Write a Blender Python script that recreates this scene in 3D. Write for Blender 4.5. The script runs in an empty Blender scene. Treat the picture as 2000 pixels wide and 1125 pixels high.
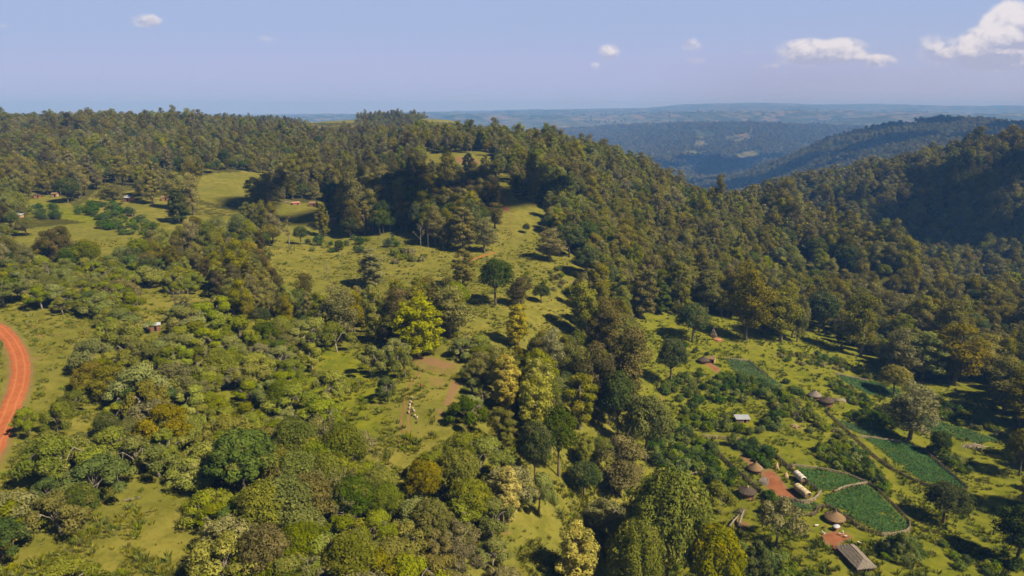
import bpy, math, random, time
import numpy as np
T0 = time.time()
random.seed(11)
rng = np.random.default_rng(11)
sc = bpy.context.scene
COL = sc.collection
D = bpy.data

# ------------------------------------------------------------------ camera
F, CX, CY = 1334.0, 1000.0, 562.5
PITCH = math.radians(14.6)
CZ = 115.0
SP, CP = math.sin(PITCH), math.cos(PITCH)
cam = D.cameras.new("camera"); cam.sensor_width = 36; cam.lens = F / 2000 * 36
cam.clip_start = 1; cam.clip_end = 90000
co = D.objects.new("camera", cam); COL.objects.link(co)
co.location = (0, 0, CZ); co.rotation_euler = (math.pi / 2 - PITCH, 0, 0)
sc.camera = co

def project(x, y, z):
    h = CZ - z
    dep = y * CP + h * SP
    up = y * SP - h * CP
    dep_ = np.where(np.abs(dep) < 1e-3, 1e-3, dep)
    return CX + F * x / dep_, CY - F * up / dep_, dep

# ------------------------------------------------------------------ noise
def _hash(ix, iy, s):
    n = (ix.astype(np.int64) * 374761393 + iy.astype(np.int64) * 668265263 + s * 1442695041) & 0x7fffffff
    n = ((n ^ (n >> 13)) * 1274126177) & 0x7fffffff
    return ((n ^ (n >> 16)) & 0xffff) / 65535.0
def vnoise(x, y, s=0):
    x = np.asarray(x, float); y = np.asarray(y, float)
    ix, iy = np.floor(x), np.floor(y); fx, fy = x - ix, y - iy
    fx = fx * fx * (3 - 2 * fx); fy = fy * fy * (3 - 2 * fy)
    a = _hash(ix, iy, s); b = _hash(ix + 1, iy, s); c = _hash(ix, iy + 1, s); d = _hash(ix + 1, iy + 1, s)
    return (a * (1 - fx) + b * fx) * (1 - fy) + (c * (1 - fx) + d * fx) * fy
def fbm(x, y, s=0, o=4):
    t = 0; a = .5
    for k in range(o):
        t = t + a * (vnoise(x * 2 ** k, y * 2 ** k, s + k) - .5); a *= .5
    return t

# ------------------------------------------------------------------ terrain
# anchors: azimuth tangent A = x / y, then (distance y, depth below the camera)
AN = {
 -1.3: [(60,84),(180,76),(400,66),(600,50),(900,28),(1200,50),(1800,110)],
 -0.78: [(60,84),(120,80),(180,75),(250,72),(322,69),(461,61),(580,51),(750,36),(900,18),(1050,30),(1500,110)],
 -0.55: [(60,86),(180,79),(300,74),(461,62),(560,53),(700,42),(930,18),(1080,32),(1500,110)],
 -0.42: [(110,86),(250,80),(400,72),(500,62),(620,50),(920,19),(1060,50),(1300,26),(1420,24),(1650,90)],
 -0.30: [(60,91),(167,86),(260,84),(352,80),(448,74),(523,67),(660,56),(800,44),(900,31),(1050,62),(1400,28),(1550,50),(1700,100)],
 -0.20: [(167,87),(260,85),(352,81),(448,75),(560,66),(700,54),(880,33),(1050,65),(1400,14),(1550,50),(1750,110)],
 -0.075: [(60,94),(171,88),(207,86),(290,84),(383,80),(492,67),(560,58),(640,48),(720,41),(850,37),(1000,75),(1200,70),(1400,24),(1500,60),(1700,140)],
 -0.01: [(380,80),(850,43),(1000,82),(1200,120),(1400,80),(1500,110)],
 0.075: [(60,100),(166,100),(222,97),(310,90),(392,82),(507,68),(560,60),(700,54),(830,50),(960,80),(1150,135),(1600,190)],
 0.19: [(60,112),(170,117),(228,113),(297,107),(338,103),(420,97),(500,91),(620,79),(760,70),(880,108),(1100,165),(1500,215)],
 0.30: [(120,118),(191,116),(243,115),(313,112),(337,110),(400,107),(470,103),(640,92),(740,125),(850,155),(1000,180),(1500,225)],
 0.36: [(640,97),(760,142),(960,116),(1100,150),(1500,215),(2000,230)],
 0.45: [(60,112),(171,114),(200,115),(262,117),(336,120),(400,126),(484,127),(530,118),(600,105),(690,140),(760,150),(930,97),(1080,135),(1400,190),(1950,190),(2600,106),(3000,190)],
 0.53: [(262,119),(400,129),(470,138),(550,109),(640,150),(740,152),(930,84),(1080,125),(1400,165),(1950,150),(2600,58),(3000,170)],
 0.60: [(100,110),(175,115),(220,120),(242,122),(286,124),(386,131),(450,146),(520,115),(600,155),(680,158),(800,120),(930,73),(1100,115),(1400,145),(1950,118),(2600,31),(3000,150)],
 0.66: [(430,130),(480,150),(520,150),(620,160),(760,130),(940,56),(1100,100),(1400,130),(2600,40),(3000,140)],
 0.74: [(90,112),(180,120),(300,124),(380,130),(430,127),(500,154),(600,158),(740,115),(950,40),(1100,80),(1400,105),(2000,90),(2600,62),(3000,130)],
 1.3: [(90,112),(200,124),(400,118),(600,130),(900,40),(1300,60),(1700,90)],
}
# hill country beyond
for a_, lst in {
 -1.0: [(2500,150),(4500,160),(8000,150),(14000,120),(20000,140)],
 -0.66: [(2500,150),(6000,160),(8000,150),(14000,130),(20000,140)],
 -0.35: [(2500,150),(5000,160),(9000,150),(14000,130),(20000,140)],
 -0.05: [(1800,150),(2500,150),(4500,140),(7000,120),(12000,60),(20000,140)],
 0.08: [(2500,230),(4000,255),(5500,165),(6500,140),(8000,100),(12500,10),(16000,30),(20000,120)],
 0.16: [(2400,275),(3500,325),(4500,240),(5500,125),(6400,150),(8000,85),(12500,-5),(16000,20),(20000,120)],
 0.26: [(2400,290),(3500,335),(4500,250),(5400,118),(6300,155),(7800,80),(9500,100),(12500,-70),(16000,20),(20000,120)],
 0.33: [(2400,290),(3500,330),(4500,235),(5400,112),(6300,150),(7800,85),(9500,100),(12500,-125),(16000,0),(20000,120)],
 0.42: [(3200,260),(3800,290),(4700,200),(5500,130),(6500,150),(8000,80),(9500,100),(12500,-60),(16000,0),(20000,120)],
 0.55: [(3400,200),(4500,180),(6500,85),(8000,100),(11500,-42),(16000,0),(20000,120)],
 0.74: [(3400,180),(4500,160),(6500,80),(8000,95),(11500,-34),(16000,0),(20000,120)],
 1.3: [(3400,150),(5000,130),(9000,60),(11500,-20),(16000,20),(20000,120)],
}.items():
    AN.setdefault(a_, []).extend(lst)
_pts, _val = [], []
for A, lst in AN.items():
    for y, h in lst:
        _pts.append((math.atan(A) * 2.6, math.log(y * math.sqrt(1 + A * A)) * 1.9)); _val.append(-h)
_pts = np.array(_pts); _val = np.array(_val, float)
def _phi(r2): return np.sqrt(r2 + .003)          # near-linear radial basis: no overshoot
_n = len(_pts)
_d2 = ((_pts[:, None] - _pts[None]) ** 2).sum(-1)
_K = np.zeros((_n + 3, _n + 3)); _K[:_n, :_n] = _phi(_d2); _K[:_n, _n] = 1; _K[_n, :_n] = 1
_K[:_n, _n + 1:] = _pts; _K[_n + 1:, :_n] = _pts.T; _K[:_n, :_n] += np.eye(_n) * 1e-4
_w = np.linalg.solve(_K, np.concatenate([_val, [0, 0, 0]]))
def base_height(th, r):
    rr = np.clip(r, 75, 20000); tt = np.clip(th, -.95, .95)
    p = np.stack([tt * 2.6, np.log(rr) * 1.9], -1).reshape(-1, 2)
    out = np.empty(len(p))
    for i in range(0, len(p), 60000):
        q = p[i:i + 60000]
        d2 = ((q[:, None] - _pts[None]) ** 2).sum(-1)
        out[i:i + 60000] = _phi(d2) @ _w[:_n] + _w[_n] + q @ _w[_n + 1:]
    return out.reshape(np.shape(th))
def height_fn(th, r, out):
    x, y = r * np.sin(th), r * np.cos(th)
    amp = np.clip((r - 60) / 300, .25, 1)
    out = out + fbm(x / 60, y / 60, 3) * 5 * amp + fbm(x / 9, y / 9, 9, 3) * .8
    far = np.clip((r - 1900) / 2500, 0, 1)
    rg = 1 - np.abs(2 * vnoise(x / 2600 + y / 5200, y / 1150, 71) - 1) + .5 * (1 - np.abs(2 * vnoise(x / 1300, y / 640, 72) - 1))
    out = out + far * (fbm(x / 900, y / 900, 21, 5) * 44 + (rg - .75) * np.clip((r - 5000) / 3000, 0, 1) * 115 * np.clip((13500 - r) / 2500, .6, 1))
    far2 = np.clip((r - 1000) / 600, 0, 1)
    return out + far2 * fbm(x / 160, y / 160, 33) * 16 + CZ
TH = np.radians(np.concatenate([np.arange(-180, -70, 5.), np.linspace(-70, -44, 90)[:-1], np.linspace(-44, 44, 900), np.linspace(44, 70, 90)[1:], np.arange(75, 181, 5.)]))
R = np.concatenate([[1, 20, 40], np.geomspace(60, 1500, 400)[:-1], np.geomspace(1500, 20000, 150)])
_TT, _RR = np.meshgrid(TH, R, indexing='ij')
_ti = np.unique(np.concatenate([np.arange(0, len(TH), 6), [len(TH) - 1]])); _ri = np.unique(np.concatenate([np.arange(0, len(R), 4), [len(R) - 1]]))
_c = base_height(*np.meshgrid(TH[_ti], R[_ri], indexing='ij'))
_c = np.stack([np.interp(TH, TH[_ti], _c[:, j]) for j in range(len(_ri))], 1)
_lr = np.log(R + 5)
_c = np.stack([np.interp(_lr, _lr[_ri], _c[i]) for i in range(len(TH))], 0)
GZ = height_fn(_TT, _RR, _c)
GZ[:, 0] = GZ[:, 3].mean(); GZ[:, 1] = GZ[:, 1] * .5 + GZ[:, 0] * .5
GZ[0] = GZ[-1] = (GZ[0] + GZ[-1]) / 2
def ground(x, y):
    x = np.asarray(x, float); y = np.asarray(y, float)
    th = np.arctan2(x, y); r = np.clip(np.hypot(x, y), R[0], R[-1] * .999)
    i = np.clip(np.searchsorted(TH, th) - 1, 0, len(TH) - 2); j = np.clip(np.searchsorted(R, r) - 1, 0, len(R) - 2)
    ft = np.clip((th - TH[i]) / (TH[i + 1] - TH[i]), 0, 1); fr = (r - R[j]) / (R[j + 1] - R[j])
    return (GZ[i, j] * (1 - ft) + GZ[i + 1, j] * ft) * (1 - fr) + (GZ[i, j + 1] * (1 - ft) + GZ[i + 1, j + 1] * ft) * fr
def pix(u, v, ymax=16000):
    """where the sight line of a spot in the photograph meets the terrain"""
    a = (u - CX) / F; b = (CY - v) / F
    d = np.array([a, CP + b * SP, -SP + b * CP])
    t = np.geomspace(60, ymax, 2600)
    x, y, z = d[0] * t, d[1] * t, CZ + d[2] * t
    below = z < ground(x, y)
    k = int(np.argmax(below)) if below.any() else len(t) - 1
    lo, hi = t[max(k - 1, 0)], t[k]
    for _ in range(12):
        m = (lo + hi) / 2
        if CZ + d[2] * m < float(ground(d[0] * m, d[1] * m)): hi = m
        else: lo = m
    return np.array([d[0] * hi, d[1] * hi, float(ground(d[0] * hi, d[1] * hi))])
def inpoly(px, py, poly):
    px = np.asarray(px, float); py = np.asarray(py, float)
    c = np.zeros(np.shape(px), bool); n = len(poly); j = n - 1
    for i in range(n):
        xi, yi = poly[i]; xj, yj = poly[j]
        if yi != yj:
            c ^= ((yi > py) != (yj > py)) & (px < (xj - xi) * (py - yi) / (yj - yi) + xi)
        j = i
    return c
def segdist(px, py, poly, closed=True):
    d = np.full(np.shape(px), 1e9); n = len(poly)
    for i in range(n if closed else n - 1):
        ax, ay = poly[i]; bx, by = poly[(i + 1) % n]
        vx, vy = bx - ax, by - ay; L = vx * vx + vy * vy + 1e-9
        t = np.clip(((px - ax) * vx + (py - ay) * vy) / L, 0, 1)
        d = np.minimum(d, np.hypot(px - ax - t * vx, py - ay - t * vy))
    return d
def wpoly(poly):
    return [tuple(pix(u, v)[:2]) for u, v in poly]
def smooth_path(pts, n=8):
    p = [np.array(q, float) for q in pts]; p = [2 * p[0] - p[1]] + p + [2 * p[-1] - p[-2]]
    out = []
    for i in range(1, len(p) - 2):
        for k in range(n):
            t = k / n
            out.append(.5 * (2 * p[i] + (p[i + 1] - p[i - 1]) * t + (2 * p[i - 1] - 5 * p[i] + 4 * p[i + 1] - p[i + 2]) * t * t + (3 * p[i] - p[i - 1] - 3 * p[i + 1] + p[i + 2]) * t ** 3))
    out.append(p[-2]); return out

# ------------------------------------------------------------------ materials
def newmat(name):
    m = D.materials.new(name); m.use_nodes = True; nt = m.node_tree; nt.nodes.clear()
    return m, nt, nt.nodes, nt.links
def N(nt, t, **kw):
    n = nt.nodes.new(t)
    for k, v in kw.items():
        if k.startswith('i_'):
            key = k[2:]; key = int(key) if key.isdigit() else key
            n.inputs[key].default_value = v
        else: setattr(n, k, v)
    return n
def mixc(nt, fac, a, b, mode='MIX'):
    n = nt.nodes.new('ShaderNodeMix'); n.data_type = 'RGBA'; n.blend_type = mode
    for s, v in ((n.inputs[0], fac), (n.inputs[6], a), (n.inputs[7], b)):
        if hasattr(v, 'links') or hasattr(v, 'is_linked'): nt.links.new(v, s)
        elif isinstance(v, (int, float)): s.default_value = v
        else: s.default_value = (*v, 1) if len(v) == 3 else v
    return n.outputs[2]
def mth(nt, op, a, b=None, c=None, clamp=False):
    n = nt.nodes.new('ShaderNodeMath'); n.operation = op; n.use_clamp = clamp
    for k, v in enumerate((a, b, c)):
        if v is None: continue
        if isinstance(v, (int, float)): n.inputs[k].default_value = v
        else: nt.links.new(v, n.inputs[k])
    return n.outputs[0]
def noise(nt, vec, scale, detail=4, rough=.55):
    n = nt.nodes.new('ShaderNodeTexNoise'); n.inputs['Scale'].default_value = scale; n.inputs['Detail'].default_value = detail
    n.inputs['Roughness'].default_value = rough
    if vec is not None: nt.links.new(vec, n.inputs['Vector'])
    return n.outputs['Fac']
def ramp(nt, fac, lo, hi):
    n = nt.nodes.new('ShaderNodeMapRange'); n.interpolation_type = 'SMOOTHSTEP'
    n.inputs['From Min'].default_value = lo; n.inputs['From Max'].default_value = hi
    nt.links.new(fac, n.inputs['Value']); return n.outputs['Result']
def attr(nt, name):
    n = nt.nodes.new('ShaderNodeAttribute'); n.attribute_name = name; return n.outputs['Fac']
def diffuse_out(nt, colr, bump=None, strength=.5, dist=.1, gloss=0, rough=.6):
    p = nt.nodes.new('ShaderNodeBsdfPrincipled'); p.inputs['Roughness'].default_value = rough if gloss else .95
    p.inputs['Specular IOR Level'].default_value = gloss
    if isinstance(colr, tuple): p.inputs['Base Color'].default_value = (*colr, 1)
    else: nt.links.new(colr, p.inputs['Base Color'])
    if bump is not None:
        b = nt.nodes.new('ShaderNodeBump'); b.inputs['Strength'].default_value = strength; b.inputs['Distance'].default_value = dist
        nt.links.new(bump, b.inputs['Height']); nt.links.new(b.outputs[0], p.inputs['Normal'])
    o = nt.nodes.new('ShaderNodeOutputMaterial'); nt.links.new(p.outputs[0], o.inputs[0]); return p
def leafmat(name, c1, c2, c3=None, trans=.13, objvar=.25):
    """foliage: two greens by clump, a share of third coloured leaves, slight change from tree to tree"""
    m, nt, nd, lk = newmat(name)
    t = attr(nt, 'tint')
    c = mixc(nt, t, c1, c2)
    if c3 is not None:
        c = mixc(nt, ramp(nt, attr(nt, 'spot'), .72, .9), c, c3)
    oi = nt.nodes.new('ShaderNodeObjectInfo')
    hsv = nt.nodes.new('ShaderNodeHueSaturation')
    lk.new(mth(nt, 'MULTIPLY_ADD', oi.outputs['Random'], .030, .497), hsv.inputs['Hue'])
    r2 = mth(nt, 'FRACT', mth(nt, 'MULTIPLY', oi.outputs['Random'], 7.31))
    lk.new(mth(nt, 'MULTIPLY_ADD', r2, objvar * 2, 1 - objvar), hsv.inputs['Value'])
    r3 = mth(nt, 'FRACT', mth(nt, 'MULTIPLY', oi.outputs['Random'], 13.7))
    lk.new(mth(nt, 'MULTIPLY_ADD', r3, .35, .82), hsv.inputs['Saturation'])
    lk.new(c, hsv.inputs['Color'])
    d = nt.nodes.new('ShaderNodeBsdfDiffuse'); tr = nt.nodes.new('ShaderNodeBsdfTranslucent'); mx = nt.nodes.new('ShaderNodeMixShader')
    lk.new(hsv.outputs[0], d.inputs[0]); lk.new(hsv.outputs[0], tr.inputs[0]); mx.inputs[0].default_value = trans
    lk.new(d.outputs[0], mx.inputs[1]); lk.new(tr.outputs[0], mx.inputs[2])
    o = nt.nodes.new('ShaderNodeOutputMaterial'); lk.new(mx.outputs[0], o.inputs[0]); return m
def plainmat(name, c1, c2, scale=3., bump=.4, gloss=0, stretch=None, rough=.6, dist=.08):
    m, nt, nd, lk = newmat(name)
    tc = nt.nodes.new('ShaderNodeTexCoord').outputs['Object']
    if stretch:
        mp = nt.nodes.new('ShaderNodeMapping'); mp.inputs['Scale'].default_value = stretch; lk.new(tc, mp.inputs['Vector']); tc = mp.outputs[0]
    n1 = noise(nt, tc, scale, 5, .65)
    c = mixc(nt, ramp(nt, n1, .3, .7), c1, c2)
    diffuse_out(nt, c, n1, bump, dist, gloss, rough); return m
M = {}
M['bark'] = plainmat('bark', (.11, .085, .06), (.22, .18, .13), 2.5, .5)
M['pale_bark'] = plainmat('pale_bark', (.17, .145, .11), (.30, .26, .20), 2.5, .5)
M['red_bark'] = plainmat('red_bark', (.16, .09, .06), (.28, .17, .11), 2.5, .5)
M['mud'] = plainmat('mud_wall', (.30, .125, .065), (.42, .20, .11), 2.2, .4)
M['dark_mud'] = plainmat('dark_mud', (.20, .085, .05), (.32, .15, .085), 2.2, .4)
M['thatch'] = plainmat('thatch', (.15, .095, .05), (.28, .19, .11), 4, .8, stretch=(1, 1, .5))
M['grey_thatch'] = plainmat('grey_thatch', (.12, .10, .085), (.29, .25, .21), 5, .8, stretch=(.5, 4, 1))
M['dark_thatch'] = plainmat('dark_thatch', (.045, .035, .028), (.13, .10, .075), 3, .8)
M['straw'] = plainmat('straw', (.34, .24, .12), (.52, .39, .21), 5, .7)
M['sticks'] = plainmat('fence_sticks', (.11, .085, .06), (.24, .19, .14), 4, .5)
M['pale_sticks'] = plainmat('pale_sticks', (.30, .24, .17), (.50, .42, .31), 4, .5)
M['tarp'] = plainmat('tarp', (.50, .46, .40), (.66, .62, .56), 1.5, .5, .3)
M['cream_tarp'] = plainmat('cream_tarp', (.46, .37, .22), (.62, .52, .34), 1.5, .5, .3)
M['metal'] = plainmat('metal_roof', (.26, .28, .32), (.38, .41, .46), 1.2, .05, .2, rough=.6)
M['dark'] = plainmat('opening_shade', (.012, .01, .008), (.02, .016, .012), 2, .1)  # near-black colour stands in for the shade inside doorways
M['wool'] = plainmat('wool', (.42, .34, .23), (.60, .50, .37), 6, .5)
M['white_wool'] = plainmat('white_wool', (.55, .50, .42), (.70, .66, .58), 6, .5)
M['black_face'] = plainmat('black_face', (.02, .016, .014), (.05, .04, .03), 5, .2)
M['brown_wool'] = plainmat('brown_wool', (.10, .055, .03), (.20, .11, .06), 5, .4)
M['skin'] = plainmat('skin', (.06, .035, .022), (.09, .05, .033), 5, .1)
M['red_cloth'] = plainmat('red_cloth', (.28, .03, .04), (.38, .06, .06), 5, .3)
M['navy_cloth'] = plainmat('navy_cloth', (.02, .025, .06), (.04, .045, .09), 5, .3)

# ------------------------------------------------------------------ mesh helpers
def rawmesh(name, verts, faces, mats, midx=None, fattr=None, smooth=False, vattr=None):
    me = D.meshes.new(name)
    verts = np.asarray(verts, np.float32)
    if isinstance(faces, np.ndarray): loops = faces.reshape(-1); sizes = np.full(len(faces), faces.shape[1])
    else: loops = np.array([i for f in faces for i in f]); sizes = np.array([len(f) for f in faces])
    me.vertices.add(len(verts)); me.vertices.foreach_set('co', verts.reshape(-1))
    me.loops.add(len(loops)); me.loops.foreach_set('vertex_index', loops.astype(np.int32))
    me.polygons.add(len(sizes)); st = np.concatenate([[0], np.cumsum(sizes)[:-1]])
    me.polygons.foreach_set('loop_start', st.astype(np.int32)); me.polygons.foreach_set('loop_total', sizes.astype(np.int32))
    for m in mats: me.materials.append(M[m] if isinstance(m, str) else m)
    if midx is not None: me.polygons.foreach_set('material_index', np.asarray(midx, np.int32))
    if smooth is not False: me.polygons.foreach_set('use_smooth', np.full(len(sizes), True) if smooth is True else smooth)
    me.update(calc_edges=True)
    for dom, dct in (('FACE', fattr), ('POINT', vattr)):
        for k, v in (dct or {}).items():
            a = me.attributes.new(k, 'FLOAT', dom); a.data.foreach_set('value', np.asarray(v, np.float32))
    return me
class MB:
    """collects simple shaped pieces into ONE mesh"""
    def __init__(s): s.v = []; s.f = []; s.m = []; s.n = 0; s.sm = []
    def add(s, v, f, m=0, smooth=False):
        v = np.asarray(v, float).reshape(-1, 3); s.v.append(v)
        s.f += [tuple(int(i) + s.n for i in q) for q in f]; s.m += [m] * len(f); s.sm += [smooth] * len(f); s.n += len(v)
    def box(s, c, size, rz=0, m=0, tilt=0, taper=1):
        x, y, z = [q / 2 for q in size]
        v = np.array([[sx * x * (taper if sz > 0 else 1), sy * y * (taper if sz > 0 else 1), sz * z] for sz in (-1, 1) for sx, sy in ((-1, -1), (1, -1), (1, 1), (-1, 1))])
        if tilt: cc, ss = math.cos(tilt), math.sin(tilt); v = np.stack([v[:, 0] * cc + v[:, 2] * ss, v[:, 1], -v[:, 0] * ss + v[:, 2] * cc], 1)
        cc, ss = math.cos(rz), math.sin(rz)
        v = np.stack([v[:, 0] * cc - v[:, 1] * ss, v[:, 0] * ss + v[:, 1] * cc, v[:, 2]], 1) + np.array(c)
        s.add(v, [(3, 2, 1, 0), (4, 5, 6, 7), (0, 1, 5, 4), (1, 2, 6, 5), (2, 3, 7, 6), (3, 0, 4, 7)], m)
    def tube(s, pts, rad, k=6, m=0):
        pts = [np.array(p, float) for p in pts]; rad = list(rad) if hasattr(rad, '__len__') else [rad] * len(pts)
        rings = []
        for i, p in enumerate(pts):
            d = pts[min(i + 1, len(pts) - 1)] - pts[max(i - 1, 0)]; d = d / (np.linalg.norm(d) + 1e-9)
            a = np.cross(d, (0, 0, 1)) if abs(d[2]) < .9 else np.cross(d, (1, 0, 0)); a /= np.linalg.norm(a); b = np.cross(d, a)
            rings.append([p + rad[i] * (math.cos(t) * a + math.sin(t) * b) for t in np.arange(k) * 2 * math.pi / k])
        f = []
        for i in range(len(pts) - 1):
            for j in range(k): f.append((i * k + j, i * k + (j + 1) % k, (i + 1) * k + (j + 1) % k, (i + 1) * k + j))
        f.append(tuple(range(k))[::-1]); f.append(tuple((len(pts) - 1) * k + j for j in range(k)))
        s.add(np.array(rings).reshape(-1, 3), f, m, True)
    def lathe(s, prof, k=28, m=0, jit=0, c=(0, 0, 0), squash=(1, 1), rnd=None):
        rr = rnd or random; v = []
        for r, z in prof:
            for j in range(k):
                t = j * 2 * math.pi / k; q = r * (1 + rr.uniform(-jit, jit)); v.append((c[0] + q * math.cos(t) * squash[0], c[1] + q * math.sin(t) * squash[1], c[2] + z + rr.uniform(-jit, jit) * .6 * (r > .1)))
        f = [(i * k + j, i * k + (j + 1) % k, (i + 1) * k + (j + 1) % k, (i + 1) * k + j) for i in range(len(prof) - 1) for j in range(k)]
        f.append(tuple((len(prof) - 1) * k + j for j in range(k))); f.append(tuple(range(k))[::-1]); s.add(v, f, m, False)
    def mesh(s, name, mats): return rawmesh(name, np.concatenate(s.v), s.f, mats, s.m, smooth=np.array(s.sm))
def link(o): COL.objects.link(o); return o
def tag(o, label=None, cat=None, group=None, kind=None):
    for k, v in (('label', label), ('category', cat), ('group', group), ('kind', kind)):
        if v: o[k] = v
    return o
def obj(name, me, parent=None, loc=None, rz=None, scale=None):
    o = D.objects.new(name, me); link(o)
    if parent is not None: o.parent = parent
    if loc is not None: o.location = loc
    if rz is not None: o.rotation_euler[2] = rz
    if scale is not None: o.scale = scale if hasattr(scale, '__len__') else (scale,) * 3
    return o
def thing(name, loc, rz, label, cat, group=None, scale=1):
    return tag(obj(name, None, loc=loc, rz=rz, scale=scale), label, cat, group)

# ------------------------------------------------------------------ where things stand (spots in the photograph -> places on the terrain)
CLEAR = [
 [(830,303),(905,294),(957,296),(960,312),(940,334),(905,325),(880,322),(836,330)],
 [(376,348),(420,338),(512,333),(520,350),(480,385),(430,402),(392,390)],
 [(48,392),(110,378),(150,408),(190,372),(240,392),(330,392),(335,418),(262,442),(180,436),(55,418)],
 [(532,402),(575,396),(640,394),(640,440),(604,474),(540,474),(550,430)],
 [(545,492),(640,474),(790,456),(860,490),(930,495),(968,446),(980,400),(962,350),(985,345),(1008,388),(1073,410),(1050,450),(1045,482),(1085,512),(1125,545),(1110,588),(1062,600),(1040,560),(1000,540),(930,535),(850,520),(760,515),(700,535),(640,535),(560,510)],
 [(800,690),(898,700),(903,748),(868,790),(870,838),(812,845),(765,866),(742,842),(700,818),(690,790),(745,762),(790,745)],
 [(-60,600),(30,622),(180,626),(200,655),(160,705),(100,765),(118,805),(80,845),(90,900),(40,930),(-60,1010)],
 [(278,568),(320,560),(320,606),(296,628),(276,622)],
 [(282,630),(320,630),(320,654),(282,654)],
 [(585,226),(650,222),(705,232),(690,240),(600,240)],
 [(820,228),(870,226),(925,234),(900,240),(830,238)],
 [(1240,650),(1300,622),(1392,615),(1560,672),(1690,702),(1770,765),(1830,800),(1960,860),(2020,900),(2040,1300),(1620,1300),(1570,1080),(1440,1060),(1385,960),(1330,955),(1290,900),(1270,840),(1255,740)],
 [(1036,1010),(1062,1020),(1110,1085),(1060,1105),(1036,1080)],
 [(934,602),(975,612),(958,650),(930,640)],
 [(590,690),(720,700),(740,760),(690,800),(620,770)],
 [(200,905),(330,960),(310,1020),(230,1000)],
]
FIELDS = [
 ([(1418,702),(1470,708),(1482,722),(1500,735),(1530,755),(1520,760),(1468,738),(1432,722)], 'bluish green crop field uphill of the long bushy hedge, smallest upper field'),
 ([(1634,735),(1660,737),(1720,748),(1758,762),(1758,776),(1700,772),(1668,757)], 'dark green crop field crossed by a leaning tree shadow'),
 ([(1636,820),(1672,832),(1740,842),(1745,852),(1690,851),(1655,838)], 'narrow green crop field left of the big grey-olive tree'),
 ([(1690,857),(1725,859),(1775,866),(1800,880),(1840,912),(1888,950),(1886,957),(1850,951),(1800,938),(1760,912),(1722,880)], 'long dark green crop field between two stick fences'),
 ([(1762,832),(1810,812),(1838,825),(1890,840),(1955,862),(1905,866),(1830,845),(1790,836)], 'long green crop field right of the big grey-olive tree'),
 ([(1556,914),(1600,920),(1650,930),(1688,944),(1668,949),(1640,955),(1600,962),(1580,945)], 'green crop field directly behind the two covered granaries'),
 ([(1612,968),(1650,959),(1692,948),(1722,972),(1752,1000),(1774,1030),(1762,1040),(1730,1043),(1690,1026),(1650,1004),(1610,984)], 'large dark green crop field beside the round thatched hut'),
 ([(1545,980),(1576,986),(1598,984),(1586,998),(1556,994)], 'tiny leafy garden plot outside the pale woven fence'),
]
SOIL = [  # bare red earth: polygon, strength
 ([(1500,915),(1518,925),(1540,955),(1565,975),(1528,973),(1505,962),(1486,940),(1488,925)], 1),
 ([(1600,1045),(1625,1036),(1660,1042),(1668,1056),(1640,1062),(1655,1085),(1640,1090),(1612,1060)], 1),
 ([(1436,885),(1455,888),(1475,905),(1498,918),(1490,930),(1465,912)], .8),
 ([(1440,950),(1475,965),(1474,980),(1455,975),(1438,962)], .9),
 ([(1590,772),(1602,778),(1604,790),(1592,783)], 1),
 ([(1378,700),(1408,720),(1404,735),(1378,712)], .8),
 ([(797,690),(850,697),(895,712),(880,722),(838,718),(818,708),(800,702)], .60),
 ([(808,700),(900,705),(905,722),(880,735),(850,730),(815,722)], .46),
 ([(880,740),(905,748),(884,795),(858,796)], .62),
 ([(830,735),(880,735),(870,760),(835,755)], .5),
 ([(848,795),(872,795),(862,832),(845,828)], .55),
 ([(858,306),(930,308),(942,322),(905,322),(880,316)], .58),
 ([(975,400),(990,402),(1000,412),(985,414)], .8),
 ([(1000,455),(1030,450),(1020,475),(1000,478)], .4),
 ([(1112,545),(1128,552),(1122,560)], .8),
 ([(760,960),(780,965),(770,990),(755,985)], .9),
 ([(720,1080),(780,1085),(790,1130),(730,1130)], .9),
 ([(975,1030),(1000,1030),(1000,1048),(978,1046)], .7),
 ([(60,720),(76,722),(60,790),(48,800)], .5),
 ([(240,414),(270,418),(262,426),(240,424)], .6),
 ([(1630,985),(1650,1008),(1655,1028),(1640,1020)], .7),
 ([(1712,905),(1740,945),(1735,950),(1708,920)], .8),
 ([(1685,870),(1700,885),(1712,905),(1700,900)], .8),
 ([(1828,785),(1852,795),(1835,800)], .4),
 ([(1428,1005),(1470,1020),(1470,1040),(1430,1035)], .6),
]
PATHS = [ # red or worn footpaths: points, width, material strength
 [(978,362),(980,376),(984,392),(990,404)],
 [(912,514),(930,504),(952,497),(966,493)],
 [(802,700),(818,716),(818,730),(803,748),(790,770),(789,800),(783,815),(783,832),(790,848)],
 [(800,778),(797,812),(799,846)],
 [(808,915),(800,935),(792,965),(778,985),(768,1020)],
 [(1525,690),(1560,700),(1600,730),(1620,745)],
 [(55,630),(75,650),(84,662),(120,655)],
 [(690,505),(760,497),(860,505),(912,514)], [(966,493),(990,470),(1000,440),(995,415)], [(1296,640),(1318,700),(1296,760),(1290,800)], [(1700,965),(1780,1000),(1900,1012)], [(1600,1100),(1640,1125)],
 [(1400,665),(1450,672),(1530,700)], [(1562,800),(1600,830)], [(700,800),(740,790),(785,800)], [(60,700),(110,690),(170,650)],
]
ROAD = [(-120,612),(-40,622),(5,640),(28,662),(44,690),(50,720),(46,752),(32,790),(14,835),(-5,880),(-40,950),(-90,1060)]
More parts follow.
